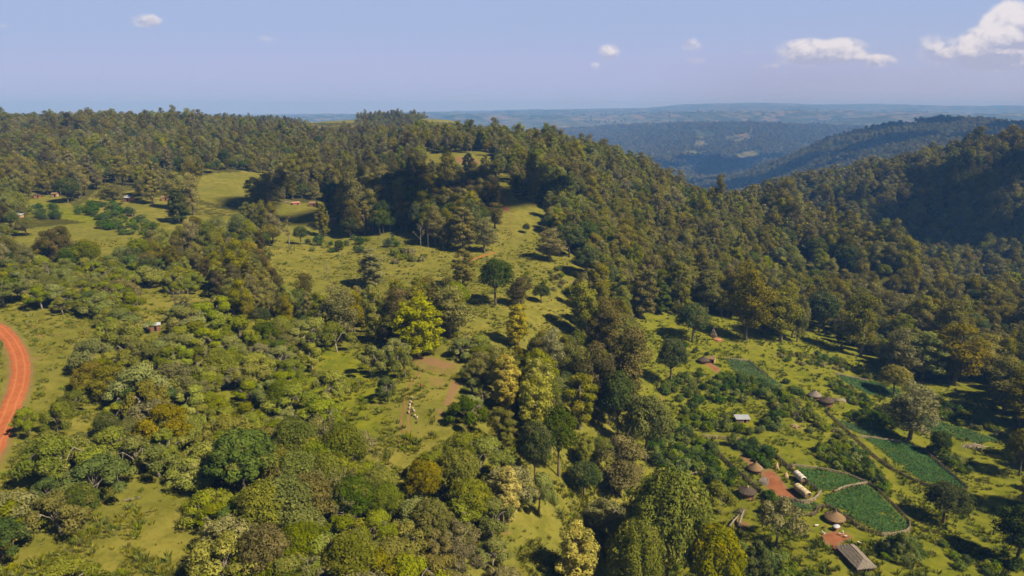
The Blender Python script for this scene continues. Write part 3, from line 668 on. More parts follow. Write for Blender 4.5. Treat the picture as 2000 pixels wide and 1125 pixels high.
# ------------------------------------------------------------------ landmark trees: base (u, v), height and width in photo pixels, kind, variant, label
LT = [
 (905,490,88,48,'cedar_tree',0,'dense olive conical tree standing alone in the middle meadow beside a grey-brown one'),
 (946,494,72,44,'tall_tree',3,'grey-brown tree with a bare trunk at the head of the orange footpath scar'),
 (966,446,52,36,'tall_tree',2,'dark tree at the right tip of the shaded grove above the middle meadow'),
 (1073,510,66,48,'tall_tree',3,'pale brown tree casting a clear shadow at the right edge of the middle meadow'),
 (1112,503,66,54,'broadleaf_tree',0,'dark green tree right behind the pale brown tree at the middle meadow edge'),
 (1145,545,66,52,'broadleaf_tree',1,'dark rounded tree closing the right end of the middle meadow'),
 (836,483,58,32,'dead_tree',1,'thin grey tree with few leaves at the left side of the middle meadow'),
 (822,485,52,20,'dead_tree',0,'pale bare snag next to the thin grey tree in the middle meadow'),
 (588,478,36,26,'broadleaf_tree',0,'small round dark green tree on the grass below the brown village shed'),
 (566,488,62,34,'dead_tree',1,'half bare forked tree left of the small round tree on the grass'),
 (632,462,66,24,'cedar_tree',0,'slim reddish brown column tree beside the far village field'),
 (133,396,50,42,'broadleaf_tree',0,'dark green ivy covered tree with flat top in the far left farmland'),
 (222,400,44,48,'tall_tree',3,'round grey-brown tree left of the white roofed far hut'),
 (240,362,58,36,'tall_tree',0,'broad brown tree at the forest foot left of the upper left pasture'),
 (300,398,88,30,'cedar_tree',2,'tall pale brown column tree right of the white roofed far hut'),
 (350,436,70,34,'cedar_tree',1,'dark green ivy clad column tree in the far left farmland'),
 (345,410,76,40,'tall_tree',0,'brown tree behind the ivy clad column tree in the far left farmland'),
 (378,420,84,40,'tall_tree',3,'grey brown tree right of the ivy clad column tree'),
 (500,410,66,40,'yellow_tree',3,'yellowish tree standing before the village fields, lit on its left half'),
 (524,412,74,44,'tall_tree',3,'shaggy pale brown tree next to the yellowish tree before the village fields'),
 (412,338,22,20,'broadleaf_tree',0,'small round green tree on the upper left pasture near the forest edge'),
 (842,336,26,16,'cedar_tree',2,'small brown tree at the left of the hilltop clearing'),
 (915,332,34,22,'cedar_tree',1,'dark pointed tree in front of the hilltop clearing'),
 (948,336,34,16,'cedar_tree',0,'slim brown tree at the right end of the hilltop clearing'),
 (820,700,122,94,'yellow_tree',0,'largest bright yellow tree, in the middle of the photo above the red bare patch'),
 (734,672,112,48,'yellow_tree',1,'slim yellow-green tree left of the largest bright yellow tree'),
 (664,668,112,74,'tall_tree',3,'open grey-brown tree with a visible trunk left of the yellow trees'),
 (880,660,104,70,'tall_tree',3,'grey-brown tree with pale tufts right of the largest bright yellow tree'),
 (905,560,76,44,'cedar_tree',0,'dark brown column tree below the orange footpath scar'),
 (725,560,78,60,'cedar_tree',2,'pale brown pointed tree at the near edge of the middle meadow'),
 (968,596,92,62,'broadleaf_tree',1,'tall fresh green tree at the near right of the middle meadow'),
 (1018,600,60,46,'tall_tree',2,'dark brown tree right of the tall fresh green tree at the meadow'),
 (1057,592,36,32,'broadleaf_tree',0,'small dark green tree with its own shadow on the bright slope grass'),
 (1012,676,84,50,'yellow_tree',2,'pale yellow crowned tree below the small lone tree on the slope grass'),
 (1135,660,112,66,'yellow_tree',3,'tall yellow-green tree leading the dark grove at the upper homestead meadow'),
 (1180,690,104,66,'tall_tree',0,'brown tree right of the tall yellow-green tree leading the dark grove'),
 (1250,622,108,52,'cedar_tree',2,'large pale brown conical tree at the top left of the homestead meadow'),
 (1290,612,66,34,'cedar_tree',1,'dark green cone shaped tree between two large brown conical trees'),
 (1324,612,100,42,'cedar_tree',0,'large brown conical tree right of the dark green cone shaped tree'),
 (1352,668,74,64,'broadleaf_tree',0,'dark green bushy tree left of the stick tipi on the homestead meadow'),
 (1310,752,92,54,'broadleaf_tree',1,'lone dark green tree with visible trunk on the bright homestead meadow'),
 (1456,664,144,80,'tall_tree',1,'largest brown-olive tree right behind the stick tipi'),
 (1380,612,88,60,'yellow_tree',3,'olive yellow tree left of the largest brown-olive tree behind the stick tipi'),
 (1524,668,112,76,'tall_tree',0,'brown-olive tree right of the largest tree behind the stick tipi'),
 (1556,668,96,30,'tall_tree',4,'narrow olive tree with bare trunk at the top edge of the homestead meadow'),
 (1600,650,80,60,'broadleaf_tree',0,'dark green tree behind the pointed dead stump'),
 (1680,696,126,72,'tall_tree',1,'big two tiered brown tree right of the pointed dead stump'),
 (1748,742,106,56,'tall_tree',3,'tall greyish tree above the crop field crossed by its shadow'),
 (1800,742,98,84,'yellow_tree',3,'wide yellow-olive tree right of the tall greyish tree'),
 (1862,752,120,90,'tall_tree',0,'wide brown tree at the upper right edge of the homestead fields'),
 (1920,742,96,70,'tall_tree',1,'brown tree in the dense stand at the right edge of the fields'),
 (1745,772,58,58,'broadleaf_tree',5,'leaning dark trunked tree in the crop field'),
 (1776,858,112,84,'tall_tree',3,'big grey-olive bushy tree standing between the crop fields'),
 (1960,806,104,74,'tall_tree',0,'dark brown tree with a low hanging crown at the right border'),
 (1990,838,124,66,'tall_tree',0,'tall tree with two bare trunks at the right border of the photo'),
 (1842,1022,78,72,'broadleaf_tree',1,'round dark tree with a long shadow on the grass right of the crop field'),
 (1832,890,48,36,'broadleaf_tree',0,'small dark round tree on the hedge between fields and brushwood pile'),
 (480,975,130,128,'broadleaf_tree',2,'big bright green dome shaped tree in the left foreground'),
 (985,800,108,66,'yellow_tree',2,'pale yellow tree at the left of the central yellow tree group'),
 (1050,868,138,80,'yellow_tree',0,'big yellow-green tree in the centre of the yellow tree group'),
 (1130,838,108,72,'yellow_tree',1,'golden green tree at the right of the central yellow tree group'),
 (1082,880,96,30,'dead_tree',1,'reddish bare stem tree between two yellow trees'),
 (975,880,84,60,'yellow_tree',1,'low yellow-green tree at the lower left of the yellow tree group'),
 (990,1024,108,60,'yellow_tree',2,'golden pale tree with bare legs at the bottom centre'),
 (1122,1150,112,92,'yellow_tree',2,'yellow crowned tree at the bottom edge of the photo'),
 (1210,968,116,84,'tall_tree',3,'large pale grey-brown tree right of the bottom centre'),
 (1180,1046,62,86,'scrub_tree',5,'grey bushy tree below the large pale grey-brown tree'),
 (1300,1150,215,160,'broadleaf_tree',6,'huge olive tree in the right foreground below the huts'),
 (1390,1195,160,110,'broadleaf_tree',7,'yellow-olive tree joined to the right side of the huge foreground tree'),
 (1235,1200,170,110,'broadleaf_tree',6,'dark olive tree joined to the left side of the huge foreground tree'),
 (1385,1010,68,76,'scrub_tree',0,'soft grey-green tree left of the dark thatched hut'),
 (1052,1000,76,66,'scrub_tree',0,'round blue-grey tree at the bottom centre beside a grass strip'),
 (1160,818,150,70,'tall_tree',2,'dark tall tree in the shaded grove left of the homestead meadow'),
 (1230,820,176,84,'tall_tree',2,'tallest grey-brown tree at the left edge of the homestead meadow'),
 (1205,858,130,62,'broadleaf_tree',1,'dark green tree in front of the tallest grey-brown tree'),
 (1260,900,120,90,'broadleaf_tree',3,'green leafy tree hanging over the left end of the homestead meadow'),
 (1090,930,130,70,'broadleaf_tree',1,'dark green tree below the central yellow tree group'),
 (1045,940,110,60,'broadleaf_tree',0,'dark green tree left under the central yellow tree group'),
 (896,975,92,82,'broadleaf_tree',4,'olive-yellow domed tree at the bottom centre left of the golden pale tree'),
 (830,985,80,70,'broadleaf_tree',5,'brownish tree left of the olive-yellow domed tree'),
 (575,890,74,46,'broadleaf_tree',0,'dark green tree right of the big bright green dome'),
 (610,722,56,50,'scrub_tree',8,'small upright scrub tree with thin trunk below the open grey-brown tree'),
 (758,785,50,40,'scrub_tree',4,'small fresh green tree on the left of the sheep pasture'),
 (728,735,64,56,'scrub_tree',8,'leafy tree left of the footpath above the sheep pasture'),
 (792,738,64,52,'scrub_tree',0,'grey-green tree touching the footpath above the sheep pasture'),
 (60,848,56,54,'scrub_tree',0,'small umbrella tree right beside the orange road'),
 (112,845,60,60,'scrub_tree',1,'wide scrub tree right of the small umbrella tree at the road'),
 (-12,722,70,44,'scrub_tree',3,'dark scrub tree inside the road bend at the left border'),
 (10,600,62,80,'scrub_tree',2,'broad scrub tree beyond the road bend at the left border'),
 (175,730,66,80,'scrub_tree',1,'scrub tree with a dark side shadow right of the orange road'),
 (236,742,34,22,'yellow_tree',0,'small bright yellow sapling in the scrub right of the orange road'),
 (300,830,90,76,'scrub_tree',7,'brownish tree with a bent dark trunk in the left scrub'),
 (640,790,62,76,'scrub_tree',0,'scrub tree with a dark underside left of the sheep pasture'),
 (362,745,34,30,'broadleaf_tree',0,'small round dark shrub tree in the left scrub'),
 (365,660,66,70,'scrub_tree',2,'flat crowned scrub tree right of the metal roofed hut'),
 (285,736,30,28,'bush',2,'dark bush in the left scrub clearing'),
 (712,650,40,16,'yellow_tree',0,'thin yellow sapling left of the slim yellow-green tree'),
 (640,548,40,14,'dead_tree',2,'dead standing trunk at the near left of the middle meadow'),
 (667,525,22,10,'dead_tree',2,'short dead trunk in the left part of the middle meadow'),
 (663,493,24,16,'broadleaf_tree',0,'tiny dark tree in the upper left part of the middle meadow'),
 (1028,456,20,14,'broadleaf_tree',0,'little round tree in the upper part of the middle meadow'),
 (1470,1175,110,60,'cedar_tree',1,'ivy clad dark tree at the bottom edge below the fallen trunks'),
 (1515,1066,88,90,'scrub_tree',5,'grey bushy tree left of the long thatched hut'),
 (1750,1085,46,46,'scrub_tree',0,'grey-green shrub tree right of the long thatched hut'),
 (1985,1100,110,90,'broadleaf_tree',1,'dark tree at the lower right corner'),
 (2010,1010,90,60,'tall_tree',2,'dark tree cut by the right border beside the bright grass'),
 (1990,930,90,60,'broadleaf_tree',5,'dark brownish tree at the right border near the brushwood pile'),
 (1430,870,26,26,'bush',0,'round green bush in front of the upper stick fence'),
]
BUSHROW = [ # rows and patches of bushes: polygon, spacing m, size range, variants
 ([(1440,872),(1470,868),(1500,890),(1510,925),(1498,925),(1478,905),(1455,885)], 2.6, (1.1, 1.7), (2, 2, 3)),
 ([(1492,965),(1510,970),(1532,998),(1520,1000),(1500,985)], 2.4, (.9, 1.2), (2, 3)),
 ([(1440,1000),(1475,985),(1530,985),(1520,1000),(1480,1012)], 3, (.8, 1.3), (2, 3, 0)),
 ([(1345,855),(1385,870),(1420,905),(1440,955),(1400,950),(1365,925),(1345,900)], 3, (1.0, 1.6), (2, 0, 3)),
 ([(1270,845),(1350,835),(1345,925),(1300,930),(1275,900)], 3, (1.0, 1.7), (2, 0, 3, 1)),
 ([(1400,740),(1430,735),(1470,745),(1520,770),(1560,790),(1545,800),(1480,775),(1420,755)], 3.2, (1.0, 1.6), (0, 2, 1)),
 ([(1290,752),(1360,735),(1430,760),(1460,785),(1380,790),(1320,785),(1290,770)], 4.2, (.8, 1.6), (0, 0, 2, 1, 5)),
 ([(1340,800),(1440,822),(1530,815),(1590,845),(1540,850),(1460,850),(1380,845),(1330,830)], 3.4, (.9, 1.6), (0, 0, 1, 2)),
 ([(1500,785),(1560,790),(1610,830),(1650,850),(1640,862),(1580,830),(1520,810)], 3.4, (.9, 1.7), (0, 1, 5, 4)),
 ([(1590,880),(1620,865),(1690,900),(1720,950),(1700,955),(1660,930),(1610,915)], 3.2, (.9, 1.5), (0, 0, 1, 2)),
 ([(1640,850),(1690,890),(1720,940),(1750,975),(1735,975),(1700,940),(1670,900),(1640,870)], 3.2, (.9, 1.5), (0, 1, 2)),
 ([(1480,725),(1520,738),(1560,760),(1585,780),(1570,785),(1530,765),(1490,740)], 3, (.9, 1.5), (2, 0, 3)),
 ([(1610,740),(1640,750),(1700,785),(1740,830),(1720,835),(1680,800),(1630,765)], 3.4, (.8, 1.4), (2, 0, 5)),
 ([(1640,812),(1690,808),(1740,820),(1760,832),(1735,842),(1690,826)], 3.2, (.9, 1.4), (0, 2, 0)),
 ([(1780,870),(1830,880),(1880,905),(1900,950),(1880,945),(1845,915),(1800,885)], 3.2, (1.1, 1.8), (0, 1, 2)),
 ([(1500,685),(1570,690),(1640,705),(1740,745),(1700,742),(1630,722),(1540,710)], 4, (.8, 1.4), (5, 0, 2, 4)),
 ([(1820,790),(1900,810),(1960,850),(1940,858),(1870,838),(1820,812)], 3.6, (.9, 1.7), (0, 5, 2, 4)),
 ([(1780,760),(1830,775),(1850,795),(1800,790)], 4, (.8, 1.5), (5, 4, 0)),
 ([(1720,1060),(1760,1055),(1805,1075),(1810,1100),(1760,1110),(1720,1085)], 2.8, (1.0, 1.7), (0, 2, 0)),
 ([(1380,1090),(1430,1075),(1500,1080),(1560,1100),(1610,1160),(1400,1160)], 3.4, (1.1, 1.9), (0, 1, 0, 2)),
 ([(1830,1060),(1850,1055),(1870,1075),(1840,1080)], 3, (.7, 1.0), (2, 0)),
 ([(1290,650),(1400,690),(1440,700),(1400,705),(1300,680)], 6, (.6, 1.1), (2, 0)),
 ([(1100,560),(1180,580),(1240,640),(1180,640),(1110,600)], 5, (.8, 1.4), (5, 2)),
 ([(1860,1090),(1960,1080),(2000,1110),(1950,1130),(1880,1120)], 4, (.8, 1.3), (0, 2)),
 ([(770,490),(830,500),(830,520),(770,515)], 6, (1.4, 2.2), (5, 4)),
 ([(640,350),(700,360),(690,380),(640,375)], 6, (1, 1.8), (0, 2)),
 ([(160,400),(230,402),(300,440),(300,470),(200,455),(150,420)], 7, (1.2, 2.2), (0, 2, 2)),
 ([(60,405),(130,410),(120,430),(60,430)], 8, (1.2, 2), (0, 2)),
 ([(560,470),(700,460),(820,470),(780,490),(600,490)], 12, (1.0, 2.2), (5, 2)),
 ([(990,540),(1100,520),(1120,560),(1060,580)], 7, (.8, 1.5), (5, 4)),
]
SNAG = (1642, 683)
ALL = []   # dict(kind, var, x, y, z, sxy, sz, rot, label)
def put(kind, var, x, y, sxy, sz, label=None, rot=None, front=False):
    ALL.append(dict(k=kind, v=var, x=x, y=y, z=float(ground(x, y)), sxy=sxy, sz=sz, r=random.uniform(0, 6.28) if rot is None else rot, label=label))
for (u, v, hp, wp, k, var, lab) in LT:
    # spots below the frame's foot are trees whose crown alone shows
    p = pix(u, v); dep = p[1] * CP + (CZ - p[2]) * SP; pr = PROTO[k][var]
    dn = math.atan2(CZ - p[2], math.hypot(p[0], p[1]))
    hm = hp * dep / F / math.cos(dn) * .96; wm = wp * dep / F
    put(k, var, p[0], p[1], wm / pr['w'] * 1.0, hm / pr['h'], lab)
LMV = []   # the part of each landmark that must stay in plain view: u0, u1, v0, v1, distance
for (u, v, hp, wp, k, var, lab) in LT:
    p = pix(u, v); LMV.append((u - wp * .36, u + wp * .36, v - hp * .92, v - hp * (.22 if hp < 60 or u > 1240 else .58), float(p[1])))
for (u, v, ru, h_) in [(1475,915,16,12),(1459,962,18,12),(1630,1012,20,14),(1591,774,14,10),(1614,786,14,10),(1374,704,12,9),(1393,655,14,16),(1670,1082,34,24),(1561,932,16,12),(1568,960,20,14),(1449,817,18,9),(300,640,18,9),(252,389,10,7),(38,424,8,8),(1637,783,14,10),(1435,1025,22,18),(1642,675,8,16),(1900,872,28,12),(806,800,14,26),(822,755,8,8),(612,400,12,7),(578,398,10,6),(650,430,10,7)]:
    p = pix(u, v); LMV.append((u - ru, u + ru, v - h_, v + h_ * .6, float(p[1])))
LMK = np.array([(a['x'], a['y'], a['sxy'] * PROTO[a['k']][a['v']]['w'] * .5) for a in ALL])

BUILD = [pix(u, v)[:2] * f for u, v in ((1475,921),(1459,967),(1630,1018),(1591,777),(1614,790),(1374,708),(1670,1090),(1561,940),(1566,965),(1449,822),(1637,789),(1393,657),(1391,708),(1491,942),(1551,834),(1425,1030),(1450,1020),(1900,875),(1642,683)) for f in (1, .985)]
for poly, sp, (s0, s1), vs in BUSHROW:
    w_ = [pix(u, v)[:2] for u, v in poly]; xs, ys = zip(*w_)
    gx_, gy_ = np.meshgrid(np.arange(min(xs), max(xs), sp), np.arange(min(ys), max(ys), sp)); gx_ = gx_.ravel() + rng.uniform(-.45, .45, gx_.size) * sp; gy_ = gy_.ravel() + rng.uniform(-.45, .45, gy_.size) * sp
    ok = inpoly(gx_, gy_, w_)
    for f_, _l in WF: ok &= ~(inpoly(gx_, gy_, f_) | (segdist(gx_, gy_, f_) < 2.8))
    for x, y in zip(gx_[ok], gy_[ok]):
        if min(math.hypot(x - a_[0], y - a_[1]) for a_ in BUILD) < 5.2: continue
        s = random.uniform(s0, s1); put('bush', random.choice(vs), x, y, s, s * random.uniform(.8, 1.15))

# ---- scattered trees, by zone
ZONES = [  # polygon (photo), density share, [(kind, variants, weight)], (height factor range)
 ('road', [(-400,560),(60,600),(190,625),(190,655),(84,765),(66,840),(-60,960),(-400,1000)], .12, [('scrub_tree', (0, 1, 2, 3), 1)], (.7, 1)),
 ('scrub', [(-600,530),(60,545),(240,520),(380,560),(480,640),(610,665),(700,700),(800,720),(915,690),(958,700),(955,820),(900,870),(790,860),(640,870),(560,930),(520,1000),(430,1300),(-900,1300)], .96,
   [('scrub_tree', (0, 1, 2, 3, 6, 8), 7), ('scrub_tree', (4, 5, 7), 2.0), ('broadleaf_tree', (0, 3), .4), ('dead_tree', (1,), .3)], (.9, 1.5)),
 ('botmid', [(560,930),(640,870),(790,860),(900,870),(960,930),(1020,1000),(1080,1100),(1100,1400),(400,1400),(430,1200),(520,1000)], 1.0,
   [('scrub_tree', (0, 1, 2, 3, 5, 7), 5), ('broadleaf_tree', (3, 3, 5), 1.8), ('broadleaf_tree', (0, 3, 4), 1.0), ('dead_tree', (1,), .3)], (.95, 1.35)),
 ('grove', [(958,690),(960,620),(1040,620),(1120,560),(1200,640),(1260,700),(1300,830),(1330,960),(1280,1000),(1150,1000),(1020,1000),(960,930),(955,820)], 1.0,
   [('tall_tree', (0, 2, 3, 4), 3), ('yellow_tree', (1, 3, 0), 1.2), ('broadleaf_tree', (0, 1, 3), 3.0), ('cedar_tree', (0, 1), .6)], (.5, .8)),
 ('botright', [(1020,1000),(1330,960),(1450,1090),(1560,1140),(1560,1500),(1050,1500)], .75, [('scrub_tree', (0, 2, 3, 7), 3), ('broadleaf_tree', (0, 3), 2), ('bush', (0, 1, 2), 3)], (.8, 1.2)),
 ('midmid', [(300,540),(430,505),(560,515),(700,535),(850,520),(1000,540),(1060,600),(960,620),(955,690),(800,700),(700,690),(600,650),(480,640),(380,600)], .95,
   [('tall_tree', (0, 3, 4, 2), 3), ('yellow_tree', (1, 3, 0), 1.3), ('scrub_tree', (0, 2, 5, 7), 2.5), ('broadleaf_tree', (0, 3, 5), 2), ('cedar_tree', (0, 2), .6)], (.55, .85)),
 ('leftband', [(-700,425),(60,425),(180,440),(330,440),(420,410),(540,440),(560,480),(540,515),(430,505),(300,545),(60,545),(-700,520)], .95,
   [('tall_tree', (0, 2, 3, 4), 2.2), ('scrub_tree', (5, 7, 3, 2), 5), ('broadleaf_tree', (0, 5, 3), 2.4), ('yellow_tree', (1, 3), .45), ('dead_tree', (1,), .2)], (.5, .85)),
 ('leftfarm', [(-700,360),(0,365),(300,350),(540,345),(660,380),(560,440),(420,410),(330,440),(180,440),(60,425),(-700,425)], .45,
   [('tall_tree', (0, 3), 2), ('cedar_tree', (0, 2), 1), ('broadleaf_tree', (0, 3), 1.2), ('yellow_tree', (3,), .3), ('dead_tree', (1,), .3)], (.55, .95)),
 ('shade', [(560,350),(700,345),(830,335),(960,340),(975,450),(900,475),(790,455),(640,474),(600,440),(650,390)], 1.0,
   [('tall_tree', (2, 2, 0), 4), ('broadleaf_tree', (0, 1), 3), ('cedar_tree', (1, 0), .8)], (.7, 1.05)),
 ('meadowright', [(1010,350),(1100,380),(1250,560),(1240,650),(1180,640),(1120,560),(1050,480),(1075,410)], .95,
   [('tall_tree', (0, 3, 4), 2.2), ('yellow_tree', (3, 1), 2.0), ('broadleaf_tree', (0, 1, 3), 1.8), ('cedar_tree', (0, 1), .8)], (.65, 1.0)),
 ('rightrim', [(2015,860),(2400,860),(2600,1400),(2035,1400)], .8, [('tall_tree', (0, 2), 1), ('broadleaf_tree', (0, 1, 5), 3), ('bush', (0, 2), 2)], (.6, .95)),
 ('gully', [(1480,510),(1560,500),(1760,540),(1800,570),(1640,580),(1500,570)], .5, [('bush', (0, 1, 5), 2), ('broadleaf_tree', (0, 3), 2), ('tall_tree', (4, 0), 1)], (.6, .9)),
]
DEF_LEFT = [('tall_tree', (0, 1, 2, 3, 4), 5), ('broadleaf_tree', (0, 1, 3, 5), 3.0), ('yellow_tree', (1, 3), .9), ('cedar_tree', (0, 1, 2), .35)]
DEF_MID = [('tall_tree', (0, 1, 4, 3), 3.2), ('yellow_tree', (1, 3), 2.4), ('broadleaf_tree', (3, 4, 0), 2.0), ('cedar_tree', (0,), .2)]
DEF_RIGHT = [('tall_tree', (0, 1, 1, 4, 3), 5.5), ('broadleaf_tree', (0, 1, 5), 2.0), ('yellow_tree', (3, 1), .7), ('cedar_tree', (0,), .5)]
def scatter(x0, x1, y0, y1, sp, far):
    X, Y = np.meshgrid(np.arange(x0, x1, sp), np.arange(y0, y1, sp)); X = X.ravel(); Y = Y.ravel()
    X = X + rng.uniform(-.46, .46, len(X)) * sp; Y = Y + rng.uniform(-.46, .46, len(Y)) * sp
    k = (np.abs(np.arctan2(X, Y)) < math.radians(50)); X, Y = X[k], Y[k]
    Z = ground(X, Y); u, v, d = project(X, Y, Z); return X, Y, Z, u, v, d
def pick(tab, r):
    w_ = sum(t[2] for t in tab); q = r * w_
    for t in tab:
        q -= t[2]
        if q <= 0: return t
    return tab[-1]
def los(X, Y, Z):
    """True where the point is in plain view over the terrain"""
    vis = np.ones(len(X), bool)
    for t in np.linspace(.15, .985, 56):
        vis &= (CZ + (Z - CZ) * t) > ground(X * t, Y * t) - 1
    return vis
def add_scatter(X, Y, Z, u, v, d, far):
    zone = np.full(len(X), -1)
    for i in range(len(ZONES) - 1, -1, -1):
        zone[inpoly(u, v, ZONES[i][1])] = i
    zone[(Y > 520) & (zone == 1)] = -1
    keep = np.ones(len(X), bool); rr = rng.random((len(X), 4))
    dens = np.array([z[2] for z in ZONES] + [.97]); keep &= rr[:, 0] < dens[zone]
    cl = vnoise(X / 22, Y / 22, 77)
    keep &= ~((zone == 1) & (cl < .14)) & ~((zone == 2) & (cl < .16))
    # leave the clearings open to view: no base in them and no crown before them
    wob = (vnoise(X / 11, Y / 11, 41) - .5) * np.clip(Y / 330, .5, 1.4); wob2 = (vnoise(X / 11, Y / 11, 42) - .5) * np.clip(Y / 330, .5, 1.4)
    for hh in (0, 3.5, 7, 12, 18):
        for side in (-3.2, 0, 3.2):
            lim = np.where(np.isin(zone, (0, 1)) , 10, np.where(zone == 2, 13, 99))
            uu, vv, _ = project(X + side, Y, Z + hh)
            uu = uu + wob * 20; vv = vv + wob2 * 12
            ins = np.zeros(len(X), bool)
            for p in CLEAR: ins |= inpoly(uu, vv, p)
            keep &= ~(ins & (hh < lim))
    keep &= ~((Y > 1180) & (u < 990) & (rr[:, 2] > .88))
    for (lx, ly, lr) in LMK: keep &= np.hypot(X - lx, Y - ly) > lr * .8 + 1.2
    for hh in (1.5, 5, 9, 13, 17, 21):
        for side in (-3.5, 0, 3.5):
            uu, vv, _ = project(X + side, Y, Z + hh)
            lim = np.where(np.isin(zone, (0, 1)), 8, np.where(zone == 2, 10, 99))
            for (u0, u1, v0, v1, ly) in LMV:
                keep &= ~((uu > u0) & (uu < u1) & (vv > v0) & (vv < v1) & (Y < ly - 1) & (hh < lim))
    keep &= segdist(X, Y, WR, False) > 7
    patch = vnoise(X / 34, Y / 34, 61) * 1.3; hvar = .74 + .56 * vnoise(X / 26, Y / 26, 62); hole = vnoise(X / 15, Y / 15, 63)
    keep &= ~((zone == -1) & (hole < .10))
    for i in np.nonzero(keep)[0]:
        z = zone[i]
        if z >= 0: tab = ZONES[z][3]; lo, hi = ZONES[z][4]
        elif u[i] < 800: tab = DEF_LEFT; lo, hi = .48, .76
        elif u[i] < 1250 and v[i] < 420: tab = DEF_MID; lo, hi = .6, .98
        else: tab = DEF_RIGHT; lo, hi = .65, 1.02
        t = pick(tab, (rr[i, 1] * .6 + patch[i] * 1.0) % 1.0); var = t[1][int(rr[i, 2] * len(t[1])) % len(t[1])]
        s = (lo + (hi - lo) * rr[i, 3] ** 1.1) * (hvar[i] if z not in (0, 1) else 1)
        if rr[i, 3] > .955 and z not in (0, 1, 2): s *= 1.2
        if t[0] == 'dead_tree' and Y[i] < 330: s *= .55
        if Y[i] > 1180 and u[i] < 990: s *= .74
        if t[0] == 'scrub_tree' and z not in (0, 1, 2): s *= 1.15
        if t[0] == 'broadleaf_tree': s *= {1: .62, 2: .68, 4: .8, 0: .6}.get(int(z), 1.15)
        sz = s * random.uniform(.9, 1.12); ALL.append(dict(k=t[0], v=var, x=float(X[i]), y=float(Y[i]), z=float(Z[i]), sxy=s * random.uniform(.92, 1.15) * (1.12 if far else 1), sz=sz, r=random.uniform(0, 6.28), label=None))
S1 = scatter(-330, 330, 95, 330, 6.4, False); add_scatter(*S1, False)
S2 = scatter(-700, 640, 330, 760, 6.9, False); add_scatter(*S2, False)
S3 = scatter(-1350, 1450, 760, 1800, 8.6, True); kk = los(S3[0], S3[1], S3[2] + 22); add_scatter(*[a[kk] for a in S3], True)
print('scattered', len(ALL), round(time.time() - T0, 1))

# ---- which of them show largest
for a in ALL:
    p = PROTO[a['k']][a['v']]; a['H'] = p['h'] * a['sz']; a['W'] = p['w'] * a['sxy']
ax = np.array([(a['x'], a['y'], a['z'], a['H'], a['W']) for a in ALL])
ub, vb, dd = project(ax[:, 0], ax[:, 1], ax[:, 2]); ut, vt, _ = project(ax[:, 0], ax[:, 1], ax[:, 2] + ax[:, 3])
vis = los(ax[:, 0], ax[:, 1], ax[:, 2] + ax[:, 3])
BW, BH = 640, 360; buf = np.zeros((BH, BW), np.int32) - 1; cnt = np.zeros(len(ALL), int)
S_ = BW / 2000
for i in np.argsort(dd):
    if not vis[i] or dd[i] < 40: continue
    c_u = (ub[i] + ut[i]) / 2 * S_; c_v = (vb[i] * .42 + vt[i] * .58) * S_; ru = ax[i, 4] * F / dd[i] / 2 * S_ * .92; rv = max(abs(vb[i] - vt[i]) * .42 * S_, ru * .5)
    x0, x1 = int(c_u - ru), int(c_u + ru) + 1; y0, y1 = int(c_v - rv), int(c_v + rv) + 1
    x0, y0 = max(0, x0), max(0, y0); x1, y1 = min(BW, x1), min(BH, y1)
    if x1 <= x0 or y1 <= y0: continue
    yy, xx = np.mgrid[y0:y1, x0:x1]; e = ((xx + .5 - c_u) / max(ru, .6)) ** 2 + ((yy + .5 - c_v) / max(rv, .6)) ** 2 < 1
    sub = buf[y0:y1, x0:x1]; e &= sub < 0; sub[e] = i; cnt[i] = e.sum()
lim = {}; indiv = []
order = sorted(range(len(ALL)), key=lambda i: (ALL[i]['label'] is None, -cnt[i]))
for i in order:
    a = ALL[i]; a['pix'] = int(cnt[i]); a['u'], a['v_'] = float(ub[i]), float((vb[i] + vt[i]) / 2)
    n = lim.get(a['k'], 0)
    if (a['label'] and cnt[i] > 0) or (n < 292 and cnt[i] >= 6): lim[a['k']] = n + 1; a['ind'] = True; indiv.append(a)
    else: a['ind'] = False
print('individuals', lim, 'rest', len(ALL) - len(indiv), round(time.time() - T0, 1))

